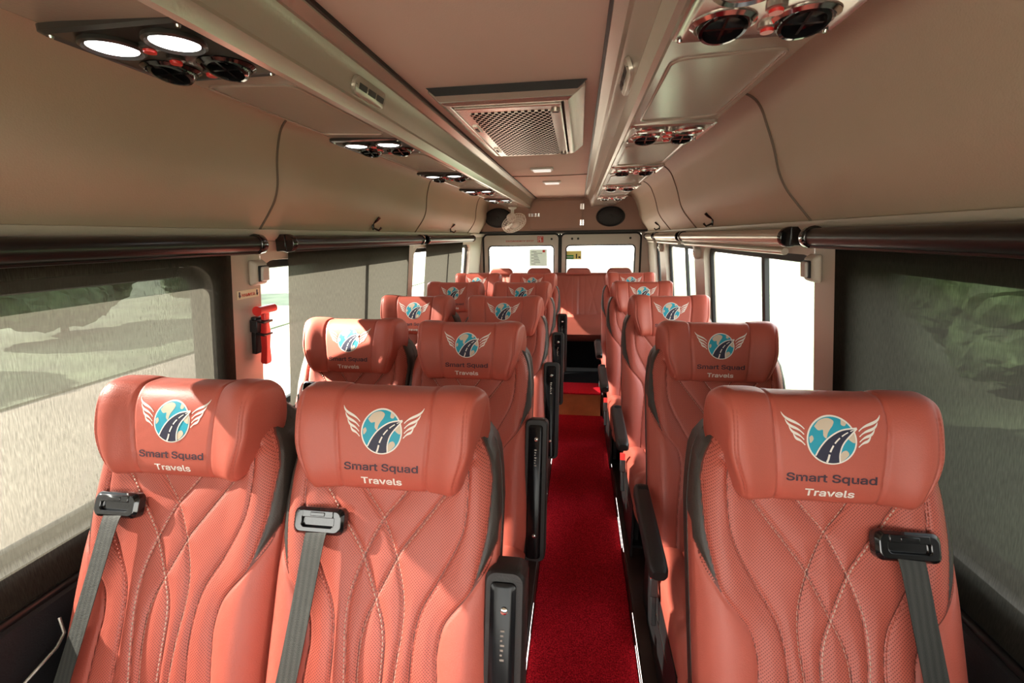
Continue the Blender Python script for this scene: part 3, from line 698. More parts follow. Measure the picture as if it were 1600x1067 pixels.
# door pull on the dark trim, near left
t = thing('door_pull', 'slim chrome pull on the black trim under the nearest left window', 'handle', (XC - 0.965, 0.72, 0.56))
mb = MB(); mb.tube([(0.004, -0.16, -0.045), (0.022, -0.13, -0.04), (0.022, -0.02, -0.005), (0.022, 0.0, 0.015), (0.004, 0.01, 0.045)], 0.0035, 8); mb.build('bar', 'silver', t)
mb = MB(); mb.lathe([(0.009, 0), (0.009, 0.012), (0.004, 0.014)], 12, T=Matrix.Translation((0.004, -0.15, -0.045)) @ Matrix.Rotation(PI/2, 4, 'Y')); mb.build('boss', 'silver', t)

# ---------------------------------------------------------------- ceiling fittings
t = thing('roof_air_grille', 'silver air conditioning grille with a punched centre on the ceiling', 'air conditioner', (XC, 1.815, 1.862))
w0, l0, w1, l1, h = 0.222, 0.435, 0.175, 0.425, 0.046
mb = MB()
def rect(a, b, z, n=1): return [(-a, -b, z), (a, -b, z), (a, b, z), (-a, b, z)]
mb.loft([rect(w0, l0, 0.0), rect(w0, l0, -0.012), rect(w1 + 0.012, l1 + 0.012, -h + 0.006), rect(w1, l1, -h), rect(w1 - 0.012, l1 - 0.012, -h), rect(w1 - 0.014, l1 - 0.014, -h + 0.006), rect(w1 - 0.012, l1 - 0.012, 0.0)], cap=False)
mb.build('housing', 'silver', t, smooth=20, bevel=0.002)
mb = MB(); mb.loft([[(-w0 - 0.004, -l0 - 0.006, 0.0), (w0 + 0.004, -l0 - 0.006, 0.0), (w1 + 0.004, -l1 - 0.006, -h + 0.006), (-w1 - 0.004, -l1 - 0.006, -h + 0.006)], [(-w0 - 0.004, -l0 + 0.004, 0.0), (w0 + 0.004, -l0 + 0.004, 0.0), (w1 + 0.004, -l1 - 0.001, -h + 0.006), (-w1 - 0.004, -l1 - 0.001, -h + 0.006)]]); mb.build('front_shade_sheet', 'speaker', t, smooth=0)  # added black sheet, stands in for the shade on the housing's front slope
mb = MB(); mb.loft([rect(w1 - 0.020, l1 - 0.020, -h + 0.01), rect(w1 - 0.020, l1 - 0.020, -h - 0.004), rect(w1 - 0.024, l1 - 0.024, -h - 0.006)]); mb.build('door_plate', 'silver', t, smooth=20)
mb = MB(); mb.box((-0.120, -0.355, -h - 0.0085), (0.120, 0.375, -h - 0.0055)); mb.build('grille', 'grille', t, smooth=0)
for x, y in ((0.137, -0.35), (0.137, 0.36)):
    mb = MB(); mb.lathe([(0.014, -0.012), (0.014, -0.002)], 16, T=Matrix.Translation((x, y, -h))); mb.box((x - 0.010, y - 0.0015, -h - 0.0135), (x + 0.010, y + 0.0015, -h - 0.0115), mi=1); mb.build('quarter_turn_screw', ['silver', 'black'], t)
for y in (-0.16, 0.24):
    mb = MB(); mb.box((-0.147, y - 0.045, -h - 0.011), (-0.129, y + 0.045, -h - 0.005)); mb.box((-0.143, y - 0.02, -h - 0.013), (-0.133, y + 0.02, -h - 0.010), mi=1); mb.build('catch', ['silver', 'black'], t, bevel=0.001)

def ceil_lamp(y, x, lab):
    t = thing('ceiling_lamp', lab, 'lamp', (x, y, 1.862), 'small rectangular ceiling lamps')
    mb = MB(); mb.box((-0.070, -0.050, -0.012), (0.070, 0.050, 0.0)); mb.build('frame', 'white', t, bevel=0.004)
    mb = MB(); mb.box((-0.055, -0.036, -0.020), (0.055, 0.036, -0.010)); mb.build('diffuser', 'lamp_dim', t, bevel=0.005)
ceil_lamp(3.02, XC - 0.025, 'small white rectangular lamp on the ceiling just behind the air grille')
ceil_lamp(3.75, XC - 0.005, 'small white rectangular lamp on the ceiling nearer the rear cupboard')

def rail_vent(sgn, lab):
    t = thing('rail_outlet', lab, 'vent', (0, 0, 0), 'slotted outlets in the ceiling rails')
    xa, za, xb, zb = 0.306, 1.832, 0.325, 1.776
    ang = math.atan2(za - zb, xb - xa)
    T = Matrix.Translation((XC + sgn * 0.3145, 1.19, 1.804))
    n = Vector((-(za - zb), 0, -(xb - xa))).normalized(); n.x *= sgn   # out of the rail face, towards the aisle
    zl = Vector((sgn * (xa - xb), 0, za - zb)).normalized(); xl = n.cross(zl)
    Rm = Matrix((xl, n, zl)).transposed().to_4x4()
    place(t, T @ Rm)
    mb = MB(); mb.loft([[(x, o_, z) for x, z in rr(-0.085 + i_, 0.085 - i_, -0.022 + i_, 0.022 - i_, 0.018, 6)] for o_, i_ in ((-0.002, 0), (0.006, 0.001), (0.009, 0.005))]); mb.build('frame', 'rail', t, smooth=40)
    mb = MB()
    for kx in (-0.048, 0.0, 0.048): mb.box((kx - 0.020, 0.0085, -0.007), (kx + 0.020, 0.0098, 0.007))
    mb.build('slots', 'black', t, smooth=0)
rail_vent(-1, 'slotted grey outlet in the left ceiling rail'); rail_vent(1, 'slotted grey outlet in the right ceiling rail')

def console(sgn):
    """reading-light and air-nozzle console"""
    t = thing('overhead_console', 'x', 'console', (XC + sgn * 0.475, 0, 1.7625), 'overhead light and air consoles')
    left = sgn < 0
    A, B = 0.122, 0.118
    mb = MB(); mb.loft([[(x, y, z) for x, y in rr(-A + i_, A - i_, -B + i_, B - i_, 0.012, 5)] for z, i_ in ((0.004, 0.0), (-0.005, 0.0), (-0.009, 0.006), (-0.006, 0.012))])
    mb.build('plate', 'console_black' if left else 'silver', t, smooth=30)
    for x in (-0.056, 0.056):
        mb = MB(); mb.lathe([(0.043, -0.004), (0.044, -0.012), (0.040, -0.015), (0.037, -0.011)], 32, T=Matrix.Translation((x, -0.055, 0))); ring = mb.build('lamp', 'console_black' if left else 'chrome', t)
        mb = MB(); mb.lathe([(0.0005, -0.0125), (0.030, -0.0125), (0.037, -0.010), (0.037, -0.004)], 32, T=Matrix.Translation((x, -0.055, 0)))
        mb.build('lens', 'lamp_on' if left else 'lamp_off', ring)
    for x in (-0.056, 0.056):
        T = Matrix.Translation((x, 0.055, -0.004)) @ Matrix.Rotation(math.radians(-14), 4, 'X')
        mb = MB(); mb.lathe([(0.046, 0.002), (0.047, -0.008), (0.041, -0.012), (0.038, -0.006)], 32, T=Matrix.Translation((x, 0.055, 0))); nz = mb.build('air_nozzle', 'gloss' if left else 'chrome', t)
        mb = MB(); mb.lathe([(0.038, 0.0), (0.038, -0.008), (0.034, -0.014), (0.029, -0.015), (0.026, -0.004), (0.002, -0.002)], 32, T=T); mb.box((-0.028, -0.002, -0.012), (0.028, 0.002, -0.002), T=T); mb.box((-0.002, -0.028, -0.012), (0.002, 0.028, -0.002), T=T); mb.build('ball', 'gloss', nz)
    for (x, y) in ((0.0, -0.045), (0.0, 0.005), (0.012, 0.070)):
        mb = MB(); mb.lathe([(0.014, -0.006), (0.014, -0.012), (0.010, -0.014)], 20, T=Matrix.Translation((x, y, 0))); mb.lathe([(0.010, -0.012), (0.009, -0.018)], 20, T=Matrix.Translation((x, y, 0)), mi=1)
        mb.build('call_button', ['console_black' if left else 'silver', 'redplastic'], t)
    for x in (-1, 1):
        for y in (-1, 1):
            mb = MB(); mb.lathe([(0.004, -0.008), (0.003, -0.0115)], 10, T=Matrix.Translation((x * (A - 0.014), y * (B - 0.014), 0))); mb.build('screw', 'chrome', t)
    return t
M['console_black'] = mat('dark_console', (0.035, 0.033, 0.031), 0.3, coat=0.3)
ROWN = ['nearest', 'second', 'third', 'fourth', 'farthest']
for sgn in (-1, 1):
    proto = console(sgn)
    for k_ in range(5):
        o = proto if k_ == 0 else copy_tree(proto)
        o.location.y = 0.775 + 0.83 * k_ - (0.0 if sgn < 0 else 0.02)
        o['label'] = ('%s dark console with two lit lamps on the left ceiling duct' if sgn < 0 else '%s silver console with unlit lamps on the right ceiling duct') % ROWN[k_]
        o['group'] = 'overhead consoles on the %s duct' % ('left' if sgn < 0 else 'right')

# ---------------------------------------------------------------- seats
TAN = 0.424
def yb(z): return 0.055 - (1.06 - z) * TAN
WT = [(0.33, 0.225), (0.42, 0.236), (0.55, 0.2375), (0.80, 0.2395), (0.88, 0.2395), (0.94, 0.234), (0.985, 0.226), (1.015, 0.212), (1.04, 0.190), (1.058, 0.160), (1.070, 0.120), (1.078, 0.08)]
def hwz(z): return lerp_tab(WT, z)
C1 = [(.170, 1.02), (.178, .97), (.177, .89), (.163, .84), (.128, .775), (.092, .712), (.082, .63), (.088, .52), (.10, .40), (.10, .33)]
C2 = [(.185, 1.0), (.158, .965), (.123, .92), (.055, .835), (.036, .808), (.0, .738), (-.021, .69), (-.027, .633), (-.022, .5), (-.02, .33)]
C3 = [(-.10, 1.0), (-.039, .918), (0, .872), (.034, .805), (.055, .742), (.058, .685), (.052, .63), (.042, .5), (.04, .33)]
C4 = [(.235, .83), (.225, .80), (.19, .757), (.146, .705), (.134, .655), (.137, .615), (.150, .48), (.155, .33)]
BI = [(.196, .765), (.205, .79), (.220, .86), (.224, .95), (.216, .99), (.200, 1.022), (.180, 1.05)]      # inner edge of the dark insert
def seg_dist(p, poly):
    best = 9
    px, py = p
    for (ax, ay), (bx, by) in poly:
        dx, dy = bx - ax, by - ay; t = ((px - ax) * dx + (py - ay) * dy) / (dx * dx + dy * dy + 1e-12); t = 0 if t < 0 else 1 if t > 1 else t
        d = (px - ax - t * dx) ** 2 + (py - ay - t * dy) ** 2
        if d < best: best = d
    return math.sqrt(best)
def polyseg(c, n=6):
    q = smooth_curve([(a, b, 0) for a, b in c], n); q = [(p.x, p.y) for p in q]; return list(zip(q, q[1:]))
CURV = {}
for nm, c in (('1', C1), ('2', C2), ('3', C3), ('4', C4), ('b', BI)): CURV[nm] = polyseg(c)
BLINE = [((.196, .765), (.262, .872))]
ALLSEG = [s for c in CURV.values() for s in c] + [((-a[0], a[1]), (-b[0], b[1])) for c in ('2', '3') for a, b in CURV[c]] + BLINE
bins = {}
for s_ in ALLSEG:
    for zi in range(int(min(s_[0][1], s_[1][1]) * 50) - 2, int(max(s_[0][1], s_[1][1]) * 50) + 3): bins.setdefault(zi, []).append(s_)
def seam_d(u, z):
    return seg_dist((abs(u), z), bins.get(int(z * 50), [((9, 9), (9.1, 9))]))
BIz = [(z, u) for u, z in BI]; C4z = sorted([(z, u) for u, z in C4])
def blk_sd(u, z, side_=False):
    u = abs(u); a = u - lerp_tab(BIz, z)
    # above the line from the tip outwards
    lx = (z - (0.765 + (u - 0.196) * (0.107 / 0.066))) * 0.55
    return min(a, lx, 1.030 - z) if not side_ else (0.02 if z > 0.86 else lx)
def perf_sd(u, z):
    return lerp_tab(C4z, z) - abs(u) if z < 0.83 else 1.0
def surf(u, z):
    w = hwz(z); e = min(1.0, abs(u) / w)
    y = yb(z) - 0.018 * sstep(0.50, 0.86, e) + 0.045 * e ** 9
    # lumbar swell
    y -= 0.012 * math.exp(-((z - 0.62) / 0.12) ** 2) * (1 - e * e)
    return y
def backrest_mesh():
    NZ, NU = 245, 170
    zs = [0.34 + (1.076 - 0.34) * i / NZ for i in range(NZ + 1)]
    verts = []; uvs = []; a_p = []; a_b = []; a_s = []
    side = [(1.0, 0.03), (1.0, 0.06), (0.97, 0.085), (0.9, 0.10)]      # (fraction of the half width, depth behind the edge)
    nr = NU + 1 + 2 * len(side)
    for z in zs:
        w = hwz(z); th = 1.0 if z < 1.02 else max(0.35, 1 - ((z - 1.02) / 0.06) ** 2 * 0.6)
        off = 0.03 * sstep(1.03, 1.08, z)
        ye = surf(w, z)
        for fr, dp in side[::-1]:
            verts.append((-w * fr, ye + dp * th + off * 0.3, z)); uu = w + dp; uvs.append((-uu, z / 0.92)); a_p.append(-1.0); a_b.append(blk_sd(uu, z, True)); a_s.append(0.02)
        for i in range(NU + 1):
            tt = -1 + 2 * i / NU; e = math.copysign(abs(tt) ** 0.93, tt); u = w * e
            d = seam_d(u, z)
            y = surf(u, z) + 0.0042 * math.exp(-(d / 0.0042) ** 2) - 0.0035 * (1 - math.exp(-(d / 0.018) ** 2)) + off
            verts.append((u, y, z)); uvs.append((u, z / 0.92)); a_p.append(perf_sd(u, z)); a_b.append(blk_sd(u, z)); a_s.append(d)
        for fr, dp in side:
            verts.append((w * fr, ye + dp * th + off * 0.3, z)); uu = w + dp; uvs.append((uu, z / 0.92)); a_p.append(-1.0); a_b.append(blk_sd(uu, z, True)); a_s.append(0.02)
    faces = []
    for i in range(NZ):
        for k_ in range(nr): faces.append((i * nr + k_, i * nr + (k_ + 1) % nr, (i + 1) * nr + (k_ + 1) % nr, (i + 1) * nr + k_))
    faces.append(tuple(range(nr))[::-1]); faces.append(tuple(NZ * nr + k_ for k_ in range(nr)))
    nq = len(faces); mi = [0] * nq
    # visible stitches: little raised dashes beside the central seams
    def stitches(segs, mir, z0, z1, off, mt):
        pts = [segs[0][0]] + [b for a, b in segs]; acc = 0.0; L = 0.0062; gap = 0.0028
        # walk the curve
        dense = []
        for (ax, ay), (bx, by) in segs:
            n = max(1, int(math.hypot(bx - ax, by - ay) / 0.0006))
            for j in range(n): dense.append((ax + (bx - ax) * j / n, ay + (by - ay) * j / n))
        cyc = 0.0; start = None
        for j in range(1, len(dense)):
            cyc += math.hypot(dense[j][0] - dense[j-1][0], dense[j][1] - dense[j-1][1])
            if start is None: start = j
            if cyc >= L:
                a, b = dense[start], dense[j]; start = None; cyc = -gap
                # skip the gap
                if z0 < a[1] < z1:
                    t = Vector((b[0] - a[0], b[1] - a[1])).normalized(); nn = Vector((-t.y, t.x))
                    a_ = Vector(a) + nn * off; b_ = Vector(b) + nn * off; hw_ = 0.0006
                    q = [a_ + nn * hw_, b_ + nn * hw_, b_ - nn * hw_, a_ - nn * hw_]
                    o = len(verts)
                    for lift in (0.0004, -0.0012):
                        for p in q:
                            u = p.x * mir; z = p.y; d = seam_d(u, z)
                            y = surf(u, z) + 0.0042 * math.exp(-(d / 0.0042) ** 2) - 0.0035 * (1 - math.exp(-(d / 0.018) ** 2)) + lift
                            verts.append((u, y, z)); uvs.append((u, z)); a_p.append(-1); a_b.append(-1); a_s.append(0.02)
                    faces.extend([(o+4, o+5, o+6, o+7), (o, o+1, o+5, o+4), (o+1, o+2, o+6, o+5), (o+2, o+3, o+7, o+6), (o+3, o, o+4, o+7)]); mi.extend([mt] * 5)
            elif cyc < 0: start = None
    for mir in (1, -1):
        stitches(CURV['2'], mir, 0.36, 0.95, 0.0032, 1); stitches(CURV['3'], mir, 0.36, 0.93, 0.0032, 1)
        stitches(CURV['1'], mir, 0.36, 0.97, 0.0032, 2); stitches(CURV['b'], mir, 0.775, 1.05, 0.003, 2)
    me = bpy.data.meshes.new('backrest'); me.from_pydata(verts, [], faces)
    for m_ in ('quilt', 'stitch', 'stitch_red'): me.materials.append(M[m_])
    me.polygons.foreach_set('material_index', mi)
    uvl = me.uv_layers.new(name='UVMap'); flat = []
    for p in me.polygons:
        for vi in p.vertices: flat += uvs[vi]
    uvl.data.foreach_set('uv', flat)
    for nm, arr in (('perf', a_p), ('blk', a_b), ('seam', a_s)):
        at = me.attributes.new(nm, 'FLOAT', 'POINT'); at.data.foreach_set('value', arr)
    me.polygons.foreach_set('use_smooth', [True] * len(me.polygons))
    bm = bmesh.new(); bm.from_mesh(me); bmesh.ops.recalc_face_normals(bm, faces=bm.faces); bm.to_mesh(me); bm.free()
    return me

# headrest: sheared superellipse section swept across, wings brought forward
HZ, HB, HA, HN, HS = 1.031, 0.101, 0.052, 2.9, 0.25
HW = 0.200
def head_par(u):
    au = abs(u)
    fwd = -0.016 * sstep(0.09, 0.17, au); end = sstep(0.165, HW, au)
    b = HB * (1 + 0.03 * sstep(0.08, 0.13, au)) * (1 - 0.10 * end ** 2); a = HA * (1 - 0.06 * end ** 2)
    zc = HZ + 0.006 * sstep(0.08, 0.16, au)
    return fwd, a, b, zc
def seam_u(z): return 0.092 + 0.010 * sstep(0.95, 1.12, z)
def head_x(u, z, q):
    """ends splay backwards and narrow towards the bottom; q = 1 on the front, -1 on the back"""
    bl = sstep(0.095, HW, abs(u)); tp = 1 - 0.17 * (1 - sstep(0.925, 1.05, z)) * bl
    return u * (1 - 0.055 * q * bl) * tp
def head_front(u, z, groove=True):
    fwd, a, b, zc = head_par(u); t = max(-0.999, min(0.999, (z - zc) / b))
    y = 0.042 + (z - HZ) * HS + fwd - a * (1 - abs(t) ** HN) ** (1 / HN)
    if groove:
        d = abs(abs(u) - seam_u(z)); y += 0.0045 * math.exp(-(d / 0.0035) ** 2)
        d = abs(abs(u) - 0.186); y += 0.0028 * math.exp(-(d / 0.003) ** 2)
    return y
def headrest_mesh():
    us = []
    n = 150
    for i in range(n + 1): us.append(-HW + 2 * HW * i / n)
    NA = 96; rings = []
    for u in us:
        fwd, a, b, zc = head_par(u); ring = []
        edge = max(0.0, abs(u) - (HW - 0.010)) / 0.010; shr = math.sqrt(max(0.0, 1 - edge ** 2)) * 0.010 - 0.010
        for k_ in range(NA):
            th = 2 * PI * k_ / NA; c, s_ = math.cos(th), math.sin(th)
            t = math.copysign(abs(s_) ** (2 / HN), s_); q = math.copysign(abs(c) ** (2 / HN), c)
            z = zc + (b + shr) * t; z_ = z
            y = 0.042 + (z - HZ) * HS + fwd - (a + shr) * q * (1.0 if q > 0 else 1.45)
            d = min(abs(abs(u) - seam_u(z)), 9); y += 0.0045 * math.exp(-(d / 0.0035) ** 2) * max(0, q); zz = z - 0.003 * math.exp(-(d / 0.0035) ** 2) * t
            d2 = abs(abs(u) - 0.186); y += 0.0028 * math.exp(-(d2 / 0.003) ** 2) * max(0, q)
            ring.append((head_x(u, z, q), y, zz))
        rings.append(ring)
    mb = MB(); mb.loft(rings)
    # stitches along the wing ends
    for mir in (-1, 1):
        for off in (0.1895, 0.1822):
            z = 0.955
            while z < 1.11:
                u = mir * off
                q = [(u - 0.0006, z), (u + 0.0006, z), (u + 0.0006, z + 0.0055), (u - 0.0006, z + 0.0055)]
                mb.add([(head_x(a, b, 0.9), head_front(a, b) - 0.0007, b) for a, b in q], [(0, 1, 2, 3)], 1); z += 0.0085
    return mb
def wrap(bm, lift, z0=0.92, z1=1.13):
    cut(bm, z0, z1, 0.004)
    for v in bm.verts: v.co.y = head_front(v.co.x, v.co.z, False) - lift
GC = 1.062; GR = 0.0435
def emblem_mesh():
    me = bpy.data.meshes.new('emblem'); mats = ['print_white', 'print_cyan', 'print_land', 'print_navy']
    for m_ in mats: me.materials.append(M[m_])
    allbm = bmesh.new()
    def layer(polys, lift, mi, clip=False):
        bm = bmesh.new()
        for pl in polys:
            pts = []
            for x, y in pl:
                if clip:
                    r = math.hypot(x, y)
                    if r > 0.955: x, y = x / r * 0.955, y / r * 0.955
                pts.append((x, y))
            if len(pts) > 4:
                cu = pts
            vs = [bm.verts.new((x * GR, 0, GC + y * GR)) for x, y in pts]
            try: bm.faces.new(vs)
            except Exception: pass
        wrap(bm, lift)
        tmp = bpy.data.meshes.new('t'); bm.to_mesh(tmp); bm.free()
        n0 = len(allbm.faces); allbm.from_mesh(tmp); bpy.data.meshes.remove(tmp); allbm.faces.ensure_lookup_table()
        for f in allbm.faces[n0:]: f.material_index = mi
    circ = lambda r, n=56: [(r * math.cos(2*PI*i/n), r * math.sin(2*PI*i/n)) for i in range(n)]
    layer([circ(1.02)], 0.0006, 0); layer([circ(0.955)], 0.0009, 1)
    def sm(p): 
        q = smooth_curve([(a, b, 0) for a, b in p + [p[0]]], 5); return [(v.x, v.y) for v in q[:-1]]
    land = [[(-.70, .56), (-.48, .80), (-.14, .90), (.10, .80), (.06, .62), (-.06, .46), (-.16, .28), (-.22, .08), (-.34, .20), (-.34, .42), (-.54, .40)],
            [(.42, .88), (.62, .78), (.55, .62), (.40, .66)],
            [(.66, .44), (.84, .42), (.95, .18), (.93, -.06), (.74, .02), (.60, .20)],
            [(.44, -.44), (.60, -.40), (.70, -.56), (.54, -.76), (.36, -.86), (.34, -.62)],
            [(-.92, .10), (-.80, .18), (-.74, .02), (-.88, -.14)]]
    layer([sm(l) for l in land], 0.0012, 2, True)
    top = smooth_curve([(1.02, .55, 0), (.40, .44, 0), (-.12, .12, 0), (-.46, -.28, 0), (-.66, -.66, 0)], 6)
    arc = [(0.955 * math.cos(math.radians(a)), 0.955 * math.sin(math.radians(a))) for a in range(226, 290, 6)]
    right = smooth_curve([(.33, -.90, 0), (.33, -.53, 0), (.50, -.06, 0), (1.02, .53, 0)], 6)
    T_ = [(p.x, p.y) for p in top]; R_ = [(p.x, p.y) for p in right]
    # road as strips between its two edges
    def resample(c, n):
        d = [0]
        for a, b in zip(c, c[1:]): d.append(d[-1] + math.hypot(b[0]-a[0], b[1]-a[1]))
        out = []
        for i in range(n + 1):
            s_ = d[-1] * i / n; j = max(k_ for k_ in range(len(d)) if d[k_] <= s_ + 1e-9); j = min(j, len(c) - 2)
            t = (s_ - d[j]) / (d[j+1] - d[j] + 1e-12); out.append((c[j][0] + (c[j+1][0]-c[j][0]) * t, c[j][1] + (c[j+1][1]-c[j][1]) * t))
        return out
    n = 18; A_ = resample(T_, n); B_ = resample(R_[::-1], n)
    layer([[A_[i], A_[i+1], B_[i+1], B_[i]] for i in range(n)] + [[A_[n]] + arc + [B_[n]]], 0.0015, 3)
    layer(stroke(A_, 0.06) + stroke(B_, 0.06), 0.0018, 0)
    mid = [((a[0] * 0.48 + b[0] * 0.52), (a[1] * 0.48 + b[1] * 0.52)) for a, b in zip(A_, B_)]
    mid.append((-.20, -.92)); wl = [0.03 + 0.06 * i / len(mid) for i in range(len(mid))]
    st = stroke(mid, wl); layer([s_ for i, s_ in enumerate(st) if i % 4 != 3], 0.0020, 0)
    wings = []
    for mir in (-1, 1):
        for tip, end in (((2.02, 1.08), (1.10, .42)), ((1.88, .80), (1.12, .20)), ((1.74, .53), (1.12, -.02)), ((1.58, .26), (1.08, -.24))):
            p0, p3 = Vector(tip), Vector(end); p1 = p0 + Vector((-.16, -.40)); p2 = p3 + Vector((.30, .36)); pts = []
            for i in range(13):
                t = i / 12; p = p0*(1-t)**3 + p1*3*t*(1-t)**2 + p2*3*t*t*(1-t) + p3*t**3; pts.append((p.x * mir, p.y))
            wings += stroke(pts, [0.015 + 0.095 * math.sin(min(1, (i / 12) * 1.15) * PI * 0.93) ** 0.8 for i in range(13)])
    layer(wings, 0.0008, 0)
    bmesh.ops.recalc_face_normals(allbm, faces=allbm.faces); allbm.to_mesh(me); allbm.free(); return me
def word_mesh(name, txt, width, height, base, matn, bold):
    bm = text_bm(txt, width, height, bold, (0, base)); wrap(bm, 0.0011)
    me = bpy.data.meshes.new(name); bm.to_mesh(me); bm.free(); me.materials.append(M[matn]); return me

def make_seat(kind):
    """kind 'L' and 'M': belt guide on the window side (left); 'R': mirrored"""
    mir = -1 if kind == 'R' else 1
    t = thing('coach_seat', 'x', 'seat', (0, 0, 0))
    def mo(nm, me):
        o = bpy.data.objects.new(nm, me); C.objects.link(o); o.parent = t; return o
    mo('backrest', SH['back'])
    mo('back_shell', SH['shell'])
    h = mo('headrest', SH['head'])
    for nm, key in (('emblem', 'emblem'), ('lettering', 'w1'), ('lettering', 'w2')):
        o = bpy.data.objects.new(nm, SH[key]); C.objects.link(o); o.parent = h
    mo('seat_cushion', SH['cushion'])
    # belt guide
    bz = 0.872; yy = yb(bz) - 0.014; bx = -0.132 * mir
    mb = MB(); Tg = Matrix.Translation((bx, yy, bz)) @ Matrix.Rotation(-math.atan(TAN), 4, 'X')
    def rrw(w_, h_, r_, o_): return [Tg @ Vector((x, o_, z)) for x, z in rr(-w_, w_, -h_, h_, r_, 6)]
    mb.loft([rrw(0.056, 0.027, 0.014, 0.006), rrw(0.056, 0.027, 0.014, -0.010), rrw(0.050, 0.021, 0.012, -0.017), rrw(0.036, 0.012, 0.008, -0.017), rrw(0.034, 0.010, 0.006, -0.010)])
    mb.box((-0.034, -0.019, 0.008), (0.034, -0.012, 0.022), T=Tg); mb.box((-0.016, -0.0205, 0.011), (0.016, -0.018, 0.019), T=Tg)
    mb.build('belt_guide', 'gloss', t, smooth=35, bevel=0.0015)
    path = smooth_curve([(-0.132, yb(0.872) - 0.022, 0.868), (-0.134, yb(0.85) - 0.034, 0.848), (-0.140, yb(0.75) - 0.042, 0.75), (-0.150, yb(0.62) - 0.052, 0.62), (-0.172, yb(0.50) - 0.050, 0.50), (-0.205, yb(0.40) - 0.03, 0.40)], 8)
    mb = MB(); rings = []
    for i, p in enumerate(path):
        a = path[min(i+1, len(path)-1)] - path[max(i-1, 0)]; tw = 0.22 * math.sin(i / len(path) * 2.6); sx = Vector((math.cos(tw), -math.sin(tw), -a.x / (abs(a.z) + 1e-6) * -1 * 0)).normalized(); nrm = sx.cross(a.normalized()).normalized()
        w_ = 0.0235; rings.append([(q.x * mir, q.y, q.z) for q in (p + sx * w_ + nrm * 0.0007, p - sx * w_ + nrm * 0.0007, p - sx * w_ - nrm * 0.0007, p + sx * w_ - nrm * 0.0007)])
    mb.loft(rings); mb.build('seat_belt', 'belt', t, smooth=30)
    # buckle on the aisle side
    bxx = 0.254 * mir
    if kind != 'L':
     mb = MB(); T = Matrix.Translation((bxx, -0.42, 0.30)) @ Matrix.Rotation(math.radians(-18), 4, 'X')
     mb.box((-0.008, -0.004, -0.03), (0.008, 0.004, 0.07), T=T); mb.box((-0.012, -0.018, 0.06), (0.012, 0.018, 0.115), T=T)
     bk = mb.build('buckle', 'black', t, bevel=0.003)
     mb = MB(); mb.box((-0.0105, -0.014, 0.112), (0.0105, 0.020, 0.145), T=T); mb.build('release_button', 'redplastic', bk, bevel=0.002)
    # armrest
    if kind == 'M':
        ax = 0.263; lean = Matrix.Translation((ax, yb(0.575) + 0.050, 0.575)) @ Matrix.Rotation(-math.atan(0.30), 4, 'X')
        mb = MB(); mb.loft([[lean @ Vector((x, y, z)) for x, z in rr(-0.040 + i_, 0.040 - i_, -0.26, 0.235 - i_, 0.020, 6)] for y, i_ in ((0.045, 0.004), (0.038, 0.0), (-0.030, 0.0), (-0.036, 0.004))])
        ar = mb.build('armrest', 'arm_pad', t, smooth=40)
        mb = MB(); mb.loft([[lean @ Vector((x, y, z)) for x, z in rr(-0.028 + i_, 0.024 - i_, -0.25, 0.215 - i_, 0.010, 5)] for y, i_ in ((-0.034, 0.0), (-0.040, 0.001), (-0.044, 0.008))]); pl = mb.build('underside', 'arm_black', ar, smooth=35)
        for zs_ in (0.165, -0.17):
            mb = MB(); mb.lathe([(0.007, 0.0), (0.007, 0.004), (0.004, 0.006)], 16, T=lean @ Matrix.Translation((0.002, -0.0435, zs_)) @ Matrix.Rotation(PI/2, 4, 'X')); mb.build('screw', 'chrome', ar)
        mb = MB()
        for i in range(7): mb.box((-0.004, -0.0452, 0.125 - i * 0.009), (0.004 - 0.002 * (i % 3), -0.0438, 0.1285 - i * 0.009), T=lean)
        mb.build('moulded_mark', 'silver', ar)
    if kind == 'R':
        ax = -0.272; mb = MB()
        T = Matrix.Translation((ax, -0.21, 0.575)) @ Matrix.Rotation(math.radians(3), 4, 'X')
        mb.loft([[T @ Vector((x, y, z)) for x, z in rr(-0.026 + i_, 0.026 - i_, -0.030 + i_ - dz_, 0.018 - i_ - dz_ * 0.3, 0.012, 5)] for y, i_, dz_ in ((0.06, 0.004, 0), (0.04, 0.0, 0), (-0.10, 0.0, 0), (-0.30, 0.0, 0.0), (-0.335, 0.001, -0.004), (-0.35, 0.008, -0.006))])
        ar = mb.build('armrest', 'arm_pad', t, smooth=45)
        mb = MB(); mb.box((-0.016, -0.30, -0.045), (0.016, 0.04, -0.028), T=T); mb.build('underside', 'gloss', ar, bevel=0.003)
        mb = MB(); mb.lathe([(0.028, -0.012), (0.030, 0.0), (0.028, 0.022)], 20, T=T @ Matrix.Translation((0.0, 0.04, -0.006)) @ Matrix.Rotation(PI/2, 4, 'Y')); mb.build('pivot', 'black', ar)
    # base
    o = mo('base_frame', SH['base'])
    return t

